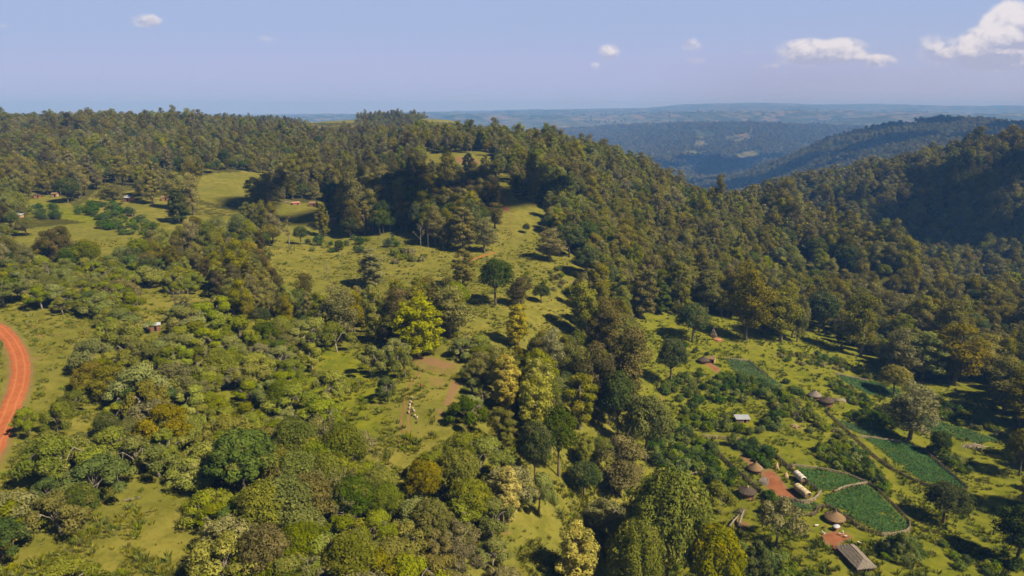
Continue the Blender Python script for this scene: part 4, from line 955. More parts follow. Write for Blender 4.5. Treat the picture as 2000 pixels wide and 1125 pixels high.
# ---- labels: colour, kind, place beside a landmark
LAND = [('orange road bend', 40, 690), ('metal roofed hut in the left scrub', 300, 640), ('big bright green dome tree', 480, 900), ('flock of sheep', 805, 800), ('herder', 822, 755),
 ('largest bright yellow tree', 820, 630), ('red bare patch', 850, 705), ('orange footpath scar', 938, 505), ('lone olive conical tree', 905, 450), ('white roofed far hut', 252, 388), ('small white roofed hut', 38, 422),
 ('ivy covered flat topped tree', 133, 370), ('far village sheds', 612, 400), ('hilltop clearing', 895, 310), ('upper left pasture', 450, 355), ('wavy footpath', 982, 385), ('two conical brown trees', 1285, 560),
 ('stick tipi', 1393, 652), ('largest brown-olive tree', 1456, 600), ('lone dark tree on the slope', 1310, 710), ('metal roofed shed on the slope', 1448, 815), ('upper thatched hut', 1375, 705), ('pair of small thatched huts', 1602, 780),
 ('pointed dead stump', 1642, 680), ('big grey-olive tree in the fields', 1776, 810), ('brushwood pile', 1900, 872), ('round tree with the long shadow', 1840, 985), ('dark thatched hut', 1458, 960),
 ('fallen trunks', 1440, 1020), ('long thatched hut', 1672, 1080), ('huge olive foreground tree', 1300, 1030), ('pale grey-brown tree', 1210, 910), ('central yellow tree group', 1050, 800), ('golden pale tree', 990, 970),
 ('bottom yellow crowned tree', 1122, 1090), ('open grey-brown tree', 664, 610), ('middle meadow', 800, 500), ('forked half bare tree', 566, 455), ('tip of the nearest forest spur', 1850, 480), ('shaded gully patch', 1640, 530),
 ('bare green strip above the gully', 1520, 510), ('upper right valley notch', 1420, 345), ('left end of the skyline', 60, 225), ('skyline dip', 560, 225), ('crest of the middle ridge', 1050, 250), ('right hill shoulder', 1900, 260),
 ('bright yellow sapling', 236, 725), ('bare grass patch in the left corner', 260, 960), ('small dark shrub tree', 362, 725), ('yellow village tree', 500, 380), ('tall greyish tree', 1748, 690), ('stick fence corner', 1390, 860),
 ('lower right corner', 1960, 1100), ('lower left corner', 30, 1110), ('bottom red bare patch', 755, 1100), ('olive-yellow domed tree', 896, 920), ('tallest grey-brown tree', 1230, 730), ('two trunked border tree', 1985, 770),
 ('grass strip at the bottom', 1060, 1060), ('sheep pasture', 850, 780), ('dark shaded grove', 760, 410), ('brown village shed', 760, 433)]
ORD = ['nearest', 'second', 'third', 'fourth', 'fifth', 'sixth', 'seventh', 'eighth', 'ninth', 'tenth', 'eleventh', 'twelfth', 'thirteenth', 'fourteenth', 'fifteenth', 'sixteenth', 'seventeenth', 'eighteenth', 'nineteenth', 'twentieth']
KW = {'scrub_tree': 'scrub tree', 'tall_tree': 'tall forest tree', 'cedar_tree': 'conical tree', 'yellow_tree': 'tree', 'broadleaf_tree': 'round crowned tree', 'bush': 'bush', 'dead_tree': 'gaunt tree'}
CAT = {'scrub_tree': 'tree', 'tall_tree': 'tree', 'cedar_tree': 'tree', 'yellow_tree': 'tree', 'broadleaf_tree': 'tree', 'bush': 'bush', 'dead_tree': 'dead tree'}
GRP = {'scrub_tree': 'umbrella shaped scrub trees', 'tall_tree': 'tall forest trees', 'cedar_tree': 'conical forest trees', 'yellow_tree': 'yellow leaved trees', 'broadleaf_tree': 'round crowned trees', 'bush': 'bushes between the fields', 'dead_tree': 'gaunt and dead trees'}
buckets = {}
for a in indiv:
    if a['label']: continue
    ds = sorted(((a['u'] - x) ** 2 + ((a['v_'] - y) * 1.2) ** 2, n, x, y) for n, x, y in LAND)[0]
    du, dv = a['u'] - ds[2], a['v_'] - ds[3]
    way = ('right of' if du > 0 else 'left of') if abs(du) > abs(dv) * 1.1 else ('below' if dv > 0 else 'above')
    buckets.setdefault((PROTO[a['k']][a['v']]['desc'], KW[a['k']], way, ds[1]), []).append((ds[0], id(a), a))
for (desc, kw, way, n), lst in buckets.items():
    lst.sort(key=lambda t: t[:2])
    for i, (_, _, a) in enumerate(lst):
        o_ = ORD[min(i, 19)]
        a['label'] = f'{desc} {kw} {way} the {n}' if len(lst) == 1 else f'{o_}{" nearest" if i else ""} {desc} {kw} {way} the {n}'
for a in indiv:
    if len(a['label'].split()) > 16: a['label'] = a['label'].replace(' nearest ', ' ', 1)
def place_tree(a):
    p = PROTO[a['k']][a['v']]
    if a['pix'] >= 55:
        r_ = thing(a['k'], (a['x'], a['y'], a['z']), a['r'], a['label'], CAT[a['k']], GRP[a['k']], (a['sxy'], a['sxy'], a['sz']))
        obj('trunk' if a['k'] != 'bush' else 'stem', p['trunk'], r_); obj('crown', p['crown'], r_)
    else:
        tag(obj(a['k'], p['one'] if a['pix'] > 14 else p['far'], loc=(a['x'], a['y'], a['z']), rz=a['r'], scale=(a['sxy'], a['sxy'], a['sz'])), a['label'], CAT[a['k']], GRP[a['k']])
for a in indiv: place_tree(a)

# ---- the rest of each wood as one object of instances
def instancer(name, label, pts, protos, key='far'):
    """one object: points on the terrain, each carrying a plant of one of the prototypes"""
    me = D.meshes.new(name); n = len(pts)
    me.vertices.add(n); me.vertices.foreach_set('co', np.array([(p[0], p[1], p[2]) for p in pts], np.float32).reshape(-1))
    for nm, ix in (('rz', 3), ('sxy', 4), ('sz', 5)):
        at = me.attributes.new(nm, 'FLOAT', 'POINT'); at.data.foreach_set('value', np.array([p[ix] for p in pts], np.float32))
    at = me.attributes.new('which', 'INT', 'POINT'); at.data.foreach_set('value', np.array([p[6] for p in pts], np.int32))
    coll = D.collections.new('plants_of_' + name)
    for i, pm in enumerate(protos):
        o = D.objects.new('%s_%02d' % (name, i), pm); coll.objects.link(o)
        for m in pm.materials: pass
    o = obj(name, me)
    g = D.node_groups.new(name, 'GeometryNodeTree'); g.interface.new_socket('Geometry', in_out='INPUT', socket_type='NodeSocketGeometry'); g.interface.new_socket('Geometry', in_out='OUTPUT', socket_type='NodeSocketGeometry')
    gi = g.nodes.new('NodeGroupInput'); go = g.nodes.new('NodeGroupOutput'); m2p = g.nodes.new('GeometryNodeMeshToPoints'); ip = g.nodes.new('GeometryNodeInstanceOnPoints'); ci = g.nodes.new('GeometryNodeCollectionInfo')
    ci.inputs['Collection'].default_value = coll; ci.inputs['Separate Children'].default_value = True; ci.inputs['Reset Children'].default_value = True
    ip.inputs['Pick Instance'].default_value = True
    def na(nm, dt='FLOAT'):
        x = g.nodes.new('GeometryNodeInputNamedAttribute'); x.data_type = dt; x.inputs[0].default_value = nm; return x.outputs[0]
    cr = g.nodes.new('ShaderNodeCombineXYZ'); g.links.new(na('rz'), cr.inputs[2]); cs = g.nodes.new('ShaderNodeCombineXYZ'); sx = na('sxy')
    g.links.new(sx, cs.inputs[0]); g.links.new(sx, cs.inputs[1]); g.links.new(na('sz'), cs.inputs[2])
    e2r = g.nodes.new('FunctionNodeEulerToRotation'); g.links.new(cr.outputs[0], e2r.inputs[0])
    g.links.new(gi.outputs[0], m2p.inputs[0]); g.links.new(m2p.outputs[0], ip.inputs['Points']); g.links.new(ci.outputs[0], ip.inputs['Instance'])
    g.links.new(na('which', 'INT'), ip.inputs['Instance Index']); g.links.new(e2r.outputs[0], ip.inputs['Rotation']); g.links.new(cs.outputs[0], ip.inputs['Scale'])
    g.links.new(ip.outputs[0], go.inputs[0])
    md = o.modifiers.new('plants', 'NODES'); md.node_group = g
    return tag(o, label, None, None, 'stuff')
SN = {'scrub_tree': 'scrubland', 'tall_tree': 'tall_forest', 'cedar_tree': 'cedar_woods', 'yellow_tree': 'yellow_leaved_woods', 'broadleaf_tree': 'broadleaf_forest', 'bush': 'undergrowth', 'dead_tree': 'gaunt_woods'}
for k in PROTO:
    rest = [a for a in ALL if a['k'] == k and not a['ind']]
    if not rest: continue
    nv = len(PROTO[k])
    instancer(SN[k], 'remaining ' + KW[k] + 's of the wooded hills reading as one mass', [(a['x'], a['y'], a['z'], a['r'], a['sxy'], a['sz'], a['v'] + (nv if math.hypot(a['x'], a['y']) > 520 else 0)) for a in rest], [p['one'] for p in PROTO[k]] + [p['far'] for p in PROTO[k]])

# ---- far country: woods and tree lines on the hazy hills
r_ = np.random.default_rng(5); n = 42000
th = r_.uniform(-math.radians(40), math.radians(42), n); rr = 1700 * (9500 / 1700) ** (r_.random(n) ** .8); X = rr * np.sin(th); Y = rr * np.cos(th)
dens = np.clip(1.25 - (rr - 1900) / 3200, .25, 1) ; pat = vnoise(X / 260, Y / 260, 55) * .6 + vnoise(X / 90, Y / 90, 56) * .4
woody = pat > np.clip(.30 + (rr - 1900) / 9000, .30, .62)
def far_clear(X, Y):
    cu, cv, _ = project(X, Y, ground(X, Y)); bad = np.zeros(len(X), bool)
    for p in ([(1360,262),(1385,254),(1402,262),(1380,272),(1360,270)], [(1418,268),(1467,259),(1477,268),(1440,279),(1418,276)], [(1443,300),(1482,291),(1487,306),(1455,318),(1440,312)], [(1225,300),(1275,308),(1270,318),(1225,312)], [(1750,236),(1800,240),(1790,246),(1745,244)]):
        bad |= inpoly(cu, cv, p)
    return ~bad
def far_patch(x0, x1, y0, y1, sp, ok):
    X, Y = np.meshgrid(np.arange(x0, x1, sp), np.arange(y0, y1, sp)); X = X.ravel() + r_.uniform(-.45, .45, X.size) * sp; Y = Y.ravel() + r_.uniform(-.45, .45, Y.size) * sp
    k = ok(X, Y) & (vnoise(X / (sp * 5), Y / (sp * 5), 57) > .16); return X[k], Y[k]
k = (r_.random(n) < dens) & woody; X, Y = X[k], Y[k]
P1 = far_patch(500, 2700, 1800, 3150, 12.5, lambda x, y: (x / y < .82) & (x / y > .28))
P2 = far_patch(250, 2700, 3300, 5700, 21, lambda x, y: (x / y < .52) & (x / y > .06))
X = np.concatenate([X, P1[0], P2[0]]); Y = np.concatenate([Y, P1[1], P2[1]]); k = far_clear(X, Y) & (np.arctan2(X, Y) < math.radians(42)); X, Y = X[k], Y[k]
Z = ground(X, Y); k = los(X, Y, Z + 18); X, Y, Z = X[k], Y[k], Z[k]
fp = [PROTO['tall_tree'][i]['far'] for i in (0, 1, 2, 4)] + [PROTO['broadleaf_tree'][i]['far'] for i in (0, 1, 3, 5)]
s = np.where(Y > 3200, 1.45, 1.0) * r_.uniform(.6, 1.05, len(X))
print('far woods', len(X))
instancer('far_off_woods', 'hazy woods and tree lines on the distant hills', [(x, y, z, r_.uniform(0, 6.28), q * 1.35, q * .8, int(r_.integers(0, len(fp)))) for x, y, z, q in zip(X, Y, Z, s)], fp)

# ---- low ground cover: tussocks and herbs over the grass
def tuft(seed, leaf, n=26, h=.34, w=.5):
    r = np.random.default_rng(seed); a = r.uniform(0, 6.28, n); q = w * np.sqrt(r.random(n)); c = np.stack([q * np.cos(a), q * np.sin(a), np.zeros(n) - .05], 1)
    d = np.stack([np.cos(a) * .5, np.sin(a) * .5, np.ones(n)], 1) * (h * r.uniform(.6, 1.3, n))[:, None]; s = np.stack([-np.sin(a), np.cos(a), np.zeros(n)], 1) * .085
    v = np.stack([c - s, c + s, c + d + s * .4, c + d - s * .4], 1).reshape(-1, 3); t = r.random(n)
    return rawmesh('tuft', v, np.arange(4 * n).reshape(-1, 4), [leaf], fattr={'tint': t, 'spot': t * .8})
lm('leaf_grass', (.16, .15, .018), (.24, .21, .03), (.30, .24, .07)); lm('leaf_herb', (.09, .115, .010), (.16, .175, .018), (.22, .20, .03))
tf = [tuft(81, L['leaf_grass']), tuft(82, L['leaf_grass'], 18, .5, .35), tuft(83, L['leaf_herb'], 26, .45, .55), tuft(84, L['leaf_herb'], 20, .7, .5)]
n = 135000; th = r_.uniform(-math.radians(49), math.radians(49), n); rr = 110 * (430 / 110) ** r_.random(n); X = rr * np.sin(th); Y = rr * np.cos(th); Z = ground(X, Y)
cu, cv, _ = project(X, Y, Z); k = (segdist(X, Y, WR, False) > 4.2) & (cv < 1180)
for poly, st in WS: k &= ~inpoly(X, Y, poly)
for f_, _l in WF: k &= ~inpoly(X, Y, f_)
cl = vnoise(X / 7, Y / 7, 91) * .6 + vnoise(X / 2.2, Y / 2.2, 92) * .4
k &= r_.random(n) < np.clip((cl - .46) * 8, .03, 1)
X, Y, Z, cu = X[k], Y[k], Z[k], cu[k]
herb = r_.random(len(X)) < np.where(cu > 1220, .75, .3)
instancer('grass', 'tufts of grass and herbs over the open ground', [(x, y, z, r_.uniform(0, 6.28), q, q * 1.0, int(r_.integers(0, 2)) + (2 if hb else 0)) for x, y, z, q, hb in zip(X, Y, Z, r_.uniform(.45, 1.0, len(X)) * (1 + 1.2 * r_.random(len(X)) ** 4), herb)], tf)
print('vegetation', round(time.time() - T0, 1))
# ------------------------------------------------------------------ huts, granaries, fences, fields, animals
def P3(u, v): return tuple(float(q) for q in pix(u, v))
def bearing(u0, v0, u1, v1):
    a, b = pix(u0, v0), pix(u1, v1); return math.atan2(b[1] - a[1], b[0] - a[0]), float(np.hypot(*(b - a)[:2]))
def round_hut(u, v, r, label, group, thatch='thatch', wall='mud', wh=1.55, rise=.62, ddir=-1.0, capm=None, seed=1):
    rn = random.Random(seed); x, y, z = P3(u, v); t = thing('round_hut', (x, y, z), 0, label, 'hut', group)
    b = MB(); k = 32; prof = [(r * 1.0, -1.6), (r * 1.01, .15), (r * .985, .5), (r, 1.0), (r * .99, wh + .15)]
    b.lathe(prof, k, 0, .012, rnd=rn)
    for j in range(26): a = j * 2 * math.pi / 26; b.box((1.02 * r * math.cos(a), 1.02 * r * math.sin(a), wh / 2 - .1), (.09, .09, wh + .3), a, 1, rn.uniform(-.03, .03))
    obj('wall', b.mesh('wall', [wall, 'sticks']), t)
    b = MB(); ev = r * 1.28; zz = wh - .12; pr = [(ev * .97, zz - .14), (ev, zz)]
    for i in range(1, 9):
        f = i / 9; q = ev * (1 - f) ** .96; pr.append((q + .10, zz + f * r * rise * 1.5 - .02)); pr.append((q + .01, zz + f * r * rise * 1.5 + .06))
    pr.append((.10, zz + r * rise * 1.5 + .12)); b.lathe(pr, 40, 0, .022, rnd=rn)
    for j in range(70):       # ragged thatch at the eave
        a = j * 2 * math.pi / 70 + rn.uniform(-.03, .03); q = ev * rn.uniform(.97, 1.03); b.box((q * math.cos(a), q * math.sin(a), zz - .12), (.22, .16, rn.uniform(.12, .3)), a, 0, .5)
    rf = obj('roof', b.mesh('roof', [thatch]), t)
    b = MB(); b.lathe([(.34, zz + r * rise * 1.5 - .1), (.30, zz + r * rise * 1.5 + .18), (.10, zz + r * rise * 1.5 + .42)], 12, 0, .08, rnd=rn); obj('roof_cap', b.mesh('roof_cap', [capm or thatch]), rf)
    b = MB(); b.box((r * .995 * math.cos(ddir), r * .995 * math.sin(ddir), .62), (.16, .85, 1.5), ddir, 0); d = obj('doorway_shade', b.mesh('doorway_shade', ['dark']), t)  # dark panel on the wall face, painted as the unlit doorway
    b = MB()
    for s in (-1, 1): b.box((r * 1.03 * math.cos(ddir) - s * .48 * math.sin(ddir), r * 1.03 * math.sin(ddir) + s * .48 * math.cos(ddir), .62), (.12, .10, 1.55), ddir, 0)
    b.box((r * 1.03 * math.cos(ddir), r * 1.03 * math.sin(ddir), 1.42), (.13, 1.06, .10), ddir, 0); obj('door_frame', b.mesh('door_frame', ['sticks']), d)
    return t
G1 = 'round thatched huts of the slope homesteads'
round_hut(1475, 921, 1.85, 'round mud hut with a pale cone thatch inside the long fenced yard', G1, 'thatch', rise=.72, seed=2, ddir=-.4)
round_hut(1459, 967, 2.05, 'round red mud hut with a dark flat cone roof outside the left fence', G1, 'dark_thatch', rise=.42, wh=1.7, seed=3, ddir=-.9, capm='straw')
round_hut(1630, 1018, 2.15, 'largest round hut with brown thatch beside the big crop field', G1, 'thatch', rise=.55, seed=4, ddir=-.7)
round_hut(1591, 777, 2.0, 'small round hut with a grey pointed thatch, upper one of the pair', G1, 'grey_thatch', rise=.65, seed=5, ddir=-.2)
round_hut(1614, 790, 2.25, 'round hut with a broken dark roof, lower one of the pair', G1, 'dark_thatch', 'mud', rise=.5, wh=2.1, seed=6, ddir=-.5)
round_hut(1374, 708, 2.1, 'small round hut with dark roof at the top of the homestead meadow', G1, 'dark_thatch', rise=.55, seed=7, ddir=-.5)

# long thatched hut
a_, L_ = bearing(1650, 1070, 1690, 1110); x, y, z = P3(1670, 1096)
t = thing('long_hut', (x, y, z), a_, 'long rectangular mud hut with grey thatched hip roof on the lower slope', 'hut')
W2, L2 = 2.1, 4.3
b = MB(); b.box((0, 0, -.1), (2 * L2, 2 * W2, 3.3)); 
for s in (-1, 1):
    for k in range(17): b.box((-L2 + k * L2 / 8, s * (W2 + .03), .4), (.09, .08, 2.0), 0, 1, random.uniform(-.04, .04))
for s in (-1, 1):
    for k in range(9): b.box((s * (L2 + .03), -W2 + k * W2 / 4, .4), (.08, .09, 2.0), 0, 1)
obj('wall', b.mesh('wall', ['mud', 'sticks']), t)
b = MB(); rn = random.Random(4); nx, ny = 44, 22; vv_ = []; ex, ey = L2 + .55, W2 + .65
for i in range(nx + 1):
    for j in range(ny + 1):
        X_ = -ex + 2 * ex * i / nx; Y_ = -ey + 2 * ey * j / ny
        h_ = min((ey - abs(Y_)) * .62, (ex - abs(X_)) * .9, 1.55) + 1.42; h_ += rn.uniform(-.05, .05) + (.03 if j % 3 == 0 else 0)
        vv_.append((X_ + rn.uniform(-.06, .06), Y_ + rn.uniform(-.06, .06), h_))
vb_ = [(p[0], p[1], p[2] - .25) for p in vv_]; nn = len(vv_); ff = []
for i in range(nx):
    for j in range(ny):
        q_ = i * (ny + 1) + j; ff.append((q_, q_ + ny + 1, q_ + ny + 2, q_ + 1)); ff.append((q_ + nn, q_ + 1 + nn, q_ + ny + 2 + nn, q_ + ny + 1 + nn))
rim = [i * (ny + 1) for i in range(nx + 1)] + [nx * (ny + 1) + j for j in range(1, ny + 1)] + [i * (ny + 1) + ny for i in range(nx - 1, -1, -1)] + [j for j in range(ny - 1, 0, -1)]
for k in range(len(rim)): p0, p1 = rim[k], rim[(k + 1) % len(rim)]; ff.append((p0 + nn, p1 + nn, p1, p0))
b.add(vv_ + vb_, ff, 0); rf = obj('roof', b.mesh('roof', ['grey_thatch']), t)
b = MB(); b.tube([(-L2 + 1.2, 0, 2.98), (0, .05, 3.03), (L2 - 1.2, 0, 2.97)], [.13, .15, .12], 7); obj('ridge_pole', b.mesh('ridge_pole', ['sticks']), rf)
b = MB(); b.box((L2 + .08, .3, .5), (.08, .9, 1.6)); obj('doorway_shade', b.mesh('doorway_shade', ['dark']), t)

# covered granaries on stilts
def granary(u, v, u0, v0, u1, v1, Ln, Wd, tm, label):
    a, _ = bearing(u0, v0, u1, v1); x, y, z = P3(u, v); t = thing('granary', (x, y, z), a, label, 'granary', 'covered granaries on stilts in the yard')
    for sx in (-1, 1):
        for sy in (-1, 1): b = MB(); b.tube([(sx * Ln * .42, sy * Wd * .36, -.8), (sx * Ln * .42, sy * Wd * .38, 1.1)], [.09, .08], 6); obj('leg', b.mesh('leg', ['sticks']), t)
    b = MB(); b.box((0, 0, 1.05), (Ln * 1.02, Wd * .9, .14)); b.box((0, 0, 1.6), (Ln * .94, Wd * .86, 1.0), 0, 0, 0, 1.08)
    for i in range(20):
        for s in (-1, 1): b.box((-Ln * .47 + i * Ln * .94 / 19, s * Wd * .46, 1.6), (.07, .05, 1.1), 0, 1)
    for i in range(9):
        for s in (-1, 1): b.box((s * Ln * .5, -Wd * .4 + i * Wd * .1, 1.6), (.05, .07, 1.1), 0, 1)
    obj('basket', b.mesh('basket', ['dark_mud', 'pale_sticks']), t)
    b = MB(); vs = []; n_, m_ = 26, 18; rn = random.Random(int(u))
    for i in range(n_ + 1):
        for j in range(m_ + 1):
            th_ = math.pi * (j / m_) * 1.06 - .03 * math.pi; e = i / n_ * 2 - 1; sag = 1 - .10 * abs(e) ** 6 + .04 * math.sin(i * 1.4)
            rr = sag * (1 + rn.uniform(-.025, .025)); vs.append((e * Ln * .58, -math.cos(th_) * Wd * .60 * rr, 1.75 + math.sin(th_) * 1.05 * rr - (.25 * (1 + math.sin(i * 2.1)) if j in (0, m_) else 0)))
    fs = [(i * (m_ + 1) + j, (i + 1) * (m_ + 1) + j, (i + 1) * (m_ + 1) + j + 1, i * (m_ + 1) + j + 1) for i in range(n_) for j in range(m_)]
    inn = [(q[0] * .99, q[1] * .94, q[2] - .06) for q in vs]; k_ = len(vs)
    fs += [tuple(i + k_ for i in q[::-1]) for q in fs]; fs += [(j, j + 1, j + 1 + k_, j + k_) for j in range(m_)]; o_ = n_ * (m_ + 1); fs += [(o_ + j + 1, o_ + j, o_ + j + k_, o_ + j + 1 + k_) for j in range(m_)]
    b.add(vs + inn, fs, 0, True); cv = obj('cover', b.mesh('cover', [tm]), t)
    b = MB()
    for e in (-.7, 0, .7): b.tube([(e * Ln * .5, -math.cos(q_) * Wd * .615, 1.77 + math.sin(q_) * 1.09) for q_ in np.linspace(.05, 3.09, 12)], .03, 5)
    obj('rope', b.mesh('rope', ['sticks']), cv)
    b = MB(); b.tube([(-Ln * .5, 0, -.6), (-Ln * .5 - .1, 0, 1.0)], .06, 5); b.tube([(-Ln * .5 - 1.3, .3, -.5), (-Ln * .46, .1, 1.0)], .08, 5); obj('ramp', b.mesh('ramp', ['sticks']), t)
granary(1561, 940, 1552, 925, 1574, 944, 3.9, 1.9, 'tarp', 'raised granary under a white tarpaulin, upper one of two in the yard')
granary(1566, 968, 1553, 950, 1584, 975, 5.0, 2.1, 'cream_tarp', 'raised granary under a cream tarpaulin, lower and longer one of two')

# sheds
def shed(u, v, u0, v0, u1, v1, Wd, h, label, wall='mud', roof='metal', over=.35, group=None, pitch=.10, gable=False):
    a, Ln = bearing(u0, v0, u1, v1); x, y, z = P3(u, v); t = thing('shed', (x, y, z), a, label, 'shed', group)
    b = MB(); b.box((0, 0, h / 2 - .7), (Ln, Wd, h + 1.4)); 
    for i in range(int(Ln / .4) + 1):
        for s in (-1, 1): b.box((-Ln / 2 + i * .4, s * (Wd / 2 + .03), h / 2), (.08, .06, h), 0, 1)
    obj('wall', b.mesh('wall', [wall, 'sticks']), t)
    b = MB(); n_ = int((Ln + 2 * over) / .22); hw = Wd / 2 + over; vs = []
    ys = [-hw, 0, hw]
    for i in range(n_ + 1):
        X_ = -Ln / 2 - over + (Ln + 2 * over) * i / n_; wv = .035 * (i % 2)
        for yy in ys: vs.append((X_, yy, h + .12 + wv + ((hw - abs(yy)) * .45 if gable else yy * pitch)))
    k_ = len(vs); vs += [(q[0], q[1], q[2] - .05) for q in vs]; fs = []
    for i in range(n_):
        for j in range(2): q_ = i * 3 + j; fs += [(q_, q_ + 3, q_ + 4, q_ + 1), (q_ + k_, q_ + 1 + k_, q_ + 4 + k_, q_ + 3 + k_)]
        fs += [(i * 3, i * 3 + k_, i * 3 + 3 + k_, i * 3 + 3), (i * 3 + 2, i * 3 + 5, i * 3 + 5 + k_, i * 3 + 2 + k_)]
    b.add(vs, fs); obj('roof', b.mesh('roof', [roof]), t)
    b = MB(); b.box((Ln * .15, -Wd / 2 - .08, h * .42), (.8, .06, h * .8)); obj('doorway_shade', b.mesh('doorway_shade', ['dark']), t)
    return t
M['tan_wall'] = plainmat('tan_wall', (.34, .20, .11), (.50, .33, .19), 2, .3)
M['rust_roof'] = plainmat('rust_roof', (.36, .17, .11), (.55, .32, .24), 1.5, .2)
M['white_roof'] = plainmat('white_metal_roof', (.36, .39, .43), (.48, .51, .55), 1.2, .05, .2)
shed(1449, 822, 1437, 820, 1462, 820, 3.0, 1.5, 'low shed with a flat grey metal roof in the middle of the green slope', 'tan_wall', 'metal')
shed(300, 645, 287, 645, 314, 645, 2.3, 2.1, 'red mud house with a bright metal roof half hidden in the left scrub', 'dark_mud', 'white_roof')
shed(252, 393, 244, 393, 259, 393, 5, 2.6, 'far red house with a bright white metal roof in the left farmland', 'mud', 'white_roof', gable=True)
shed(38, 428, 32, 428, 44, 428, 4, 2.8, 'small far hut with white roof at the left border', 'tan_wall', 'white_roof')
shed(578, 400, 571, 400, 586, 400, 4, 1.8, 'far hut with a rust pink roof on the left of the village fields', 'mud', 'rust_roof')
shed(612, 403, 605, 403, 619, 404, 4.5, 2.4, 'far shed with pale edged roof right of the rust pink hut', 'dark_mud', 'thatch', gable=True)
shed(649, 433, 643, 433, 656, 433, 4.5, 2.0, 'far low house with light roof at the edge of the shaded grove', 'mud', 'rust_roof')
shed(757, 438, 750, 438, 764, 438, 3, 1.8, 'brown earth walled house in the shade under the dark grove', 'mud', 'rust_roof', gable=True)
shed(108, 384, 103, 384, 113, 384, 3, 2.0, 'far brown thatched hut left of the ivy covered tree', 'tan_wall', 'thatch', gable=True)
shed(73, 386, 67, 386, 79, 386, 3, 1.6, 'farthest left earth hut with low brown roof', 'mud', 'dark_thatch', gable=True)
shed(323, 391, 317, 391, 329, 391, 4, 2.0, 'far brown hut behind the column trees of the left farmland', 'mud', 'thatch', gable=True)
shed(1391, 707, 1386, 706, 1396, 709, 3.4, 1.9, 'small open straw roofed shelter beside the upper dark roofed hut', 'tan_wall', 'thatch', gable=True)
# fallen thatch lean-to
x, y, z = P3(1491, 942); b = MB(); rn = random.Random(8)
for i in range(60): b.tube([(rn.uniform(-1.9, 1.9), -1.3 + rn.uniform(-.15, .15), -.1), (rn.uniform(-1.2, 1.2), 1.2, 1.25 + rn.uniform(-.1, .1))], [.12, .07], 5)
tag(obj('lean_to', b.mesh('lean_to', ['grey_thatch']), loc=(x, y, z), rz=-.5), 'low lean-to of grey thatch between the pale thatched hut and the fence', 'lean-to')
# raised frame beside the pair of huts
x, y, z = P3(1637, 789); t = thing('wooden_frame', (x, y, z), -.4, 'open frame of crooked wooden poles right of the pair of huts', 'drying rack')
for sx in (-1, 0, 1):
    for sy in (-1, 1): b = MB(); b.tube([(sx * 2.2, sy * 1.1, -.6), (sx * 2.2 + random.uniform(-.2, .2), sy * 1.1, 2.1 + random.uniform(0, .5))], [.13, .09], 6); obj('post', b.mesh('post', ['pale_sticks']), t)
b = MB()
for k in range(16): b.tube([(-2.6 + random.uniform(-.2, .2), -1.2 + k * .15, 1.9), (2.6 + random.uniform(-.4, .4), -1.2 + k * .15 + random.uniform(-.3, .3), 1.95 + random.uniform(-.2, .3))], .06, 5)
obj('top', b.mesh('top', ['pale_sticks']), t)
# stick tipi, stone ring beside it
x, y, z = P3(1393, 657); b = MB(); rn = random.Random(3)
for k in range(34):
    a = k * 6.283 / 34 + rn.uniform(-.1, .1); b.tube([(2.3 * math.cos(a), 1.9 * math.sin(a), -.7), (.25 * math.cos(a + 2.5) + rn.uniform(-.2, .2), .25 * math.sin(a + 2.5), 4.2 + rn.uniform(-.4, .9))], [.13, .06], 5)
tag(obj('stick_tipi', b.mesh('stick_tipi', ['pale_sticks']), loc=(x, y, z)), 'cone of pale poles leaning together below the largest brown-olive tree', 'tipi')
x, y, z = P3(1401, 664); b = MB(); b.lathe([(2.2, -.8), (2.15, .5), (1.7, .75), (1.1, .85)], 22, 0, .06)
tag(obj('earth_mound', b.mesh('earth_mound', ['mud']), loc=(x, y, z)), 'low round red earth mound beside the stick tipi', 'mound')
# straw piles, brush piles, trunks
def heap(u, v, Lx, Ly, h, n_, mat, label, cat, seed, name='brushwood_pile', rad=.06, rz=0., cone=False):
    x, y, z = P3(u, v); b = MB(); rn = random.Random(seed)
    for k in range(n_):
        if cone:
            a = rn.uniform(0, 6.28); b.tube([(Lx * math.cos(a), Ly * math.sin(a), -.3), (rn.uniform(-.1, .1), rn.uniform(-.1, .1), h * rn.uniform(.85, 1))], [rad, rad * .4], 4); continue
        c = np.array([rn.gauss(0, .4) * Lx, rn.gauss(0, .4) * Ly, 0]); q = max(0, 1 - (c[0] / Lx) ** 2 - (c[1] / Ly) ** 2); c[2] = rn.uniform(0, h) * q
        d = np.array([rn.uniform(-1, 1), rn.uniform(-.6, .6), rn.uniform(-.25, .3)]) * rn.uniform(.5, 1.3) * max(1, Lx * .3); m_ = (c + c) / 2 + np.array([0, 0, .1]); b.tube([c - d, m_, c + d], [rad, rad * .8, rad * .4], 4)
    return tag(obj(name, b.mesh(name, [mat]), loc=(x, y, z), rz=rz), label, cat)
heap(1900, 873, 4.6, 2.2, 1.1, 150, 'pale_sticks', 'long pile of pale brushwood on the right slope', 'wood pile', 1, rad=.09)
heap(1551, 834, 2.2, 2.6, .9, 110, 'straw', 'pale heap of dry stalks on the bright grass strip', 'straw heap', 2, 'straw_heap', .08)
heap(1463, 888, 1.0, 1.2, 1.0, 16, 'pale_sticks', 'few pale poles leaning on the dark bushes in the fenced yard', 'wood pile', 3, 'pole_pile', .06)
heap(1517, 916, .9, 1.0, 2.4, 90, 'straw', 'narrow tan straw stack in the fenced yard, the upper one', 'straw stack', 4, 'straw_stack', .14, cone=True)
heap(1535, 932, 1.2, 1.0, 1.9, 90, 'straw', 'wide tan straw stack in the fenced yard beside the granaries', 'straw stack', 5, 'straw_stack', .14, cone=True)
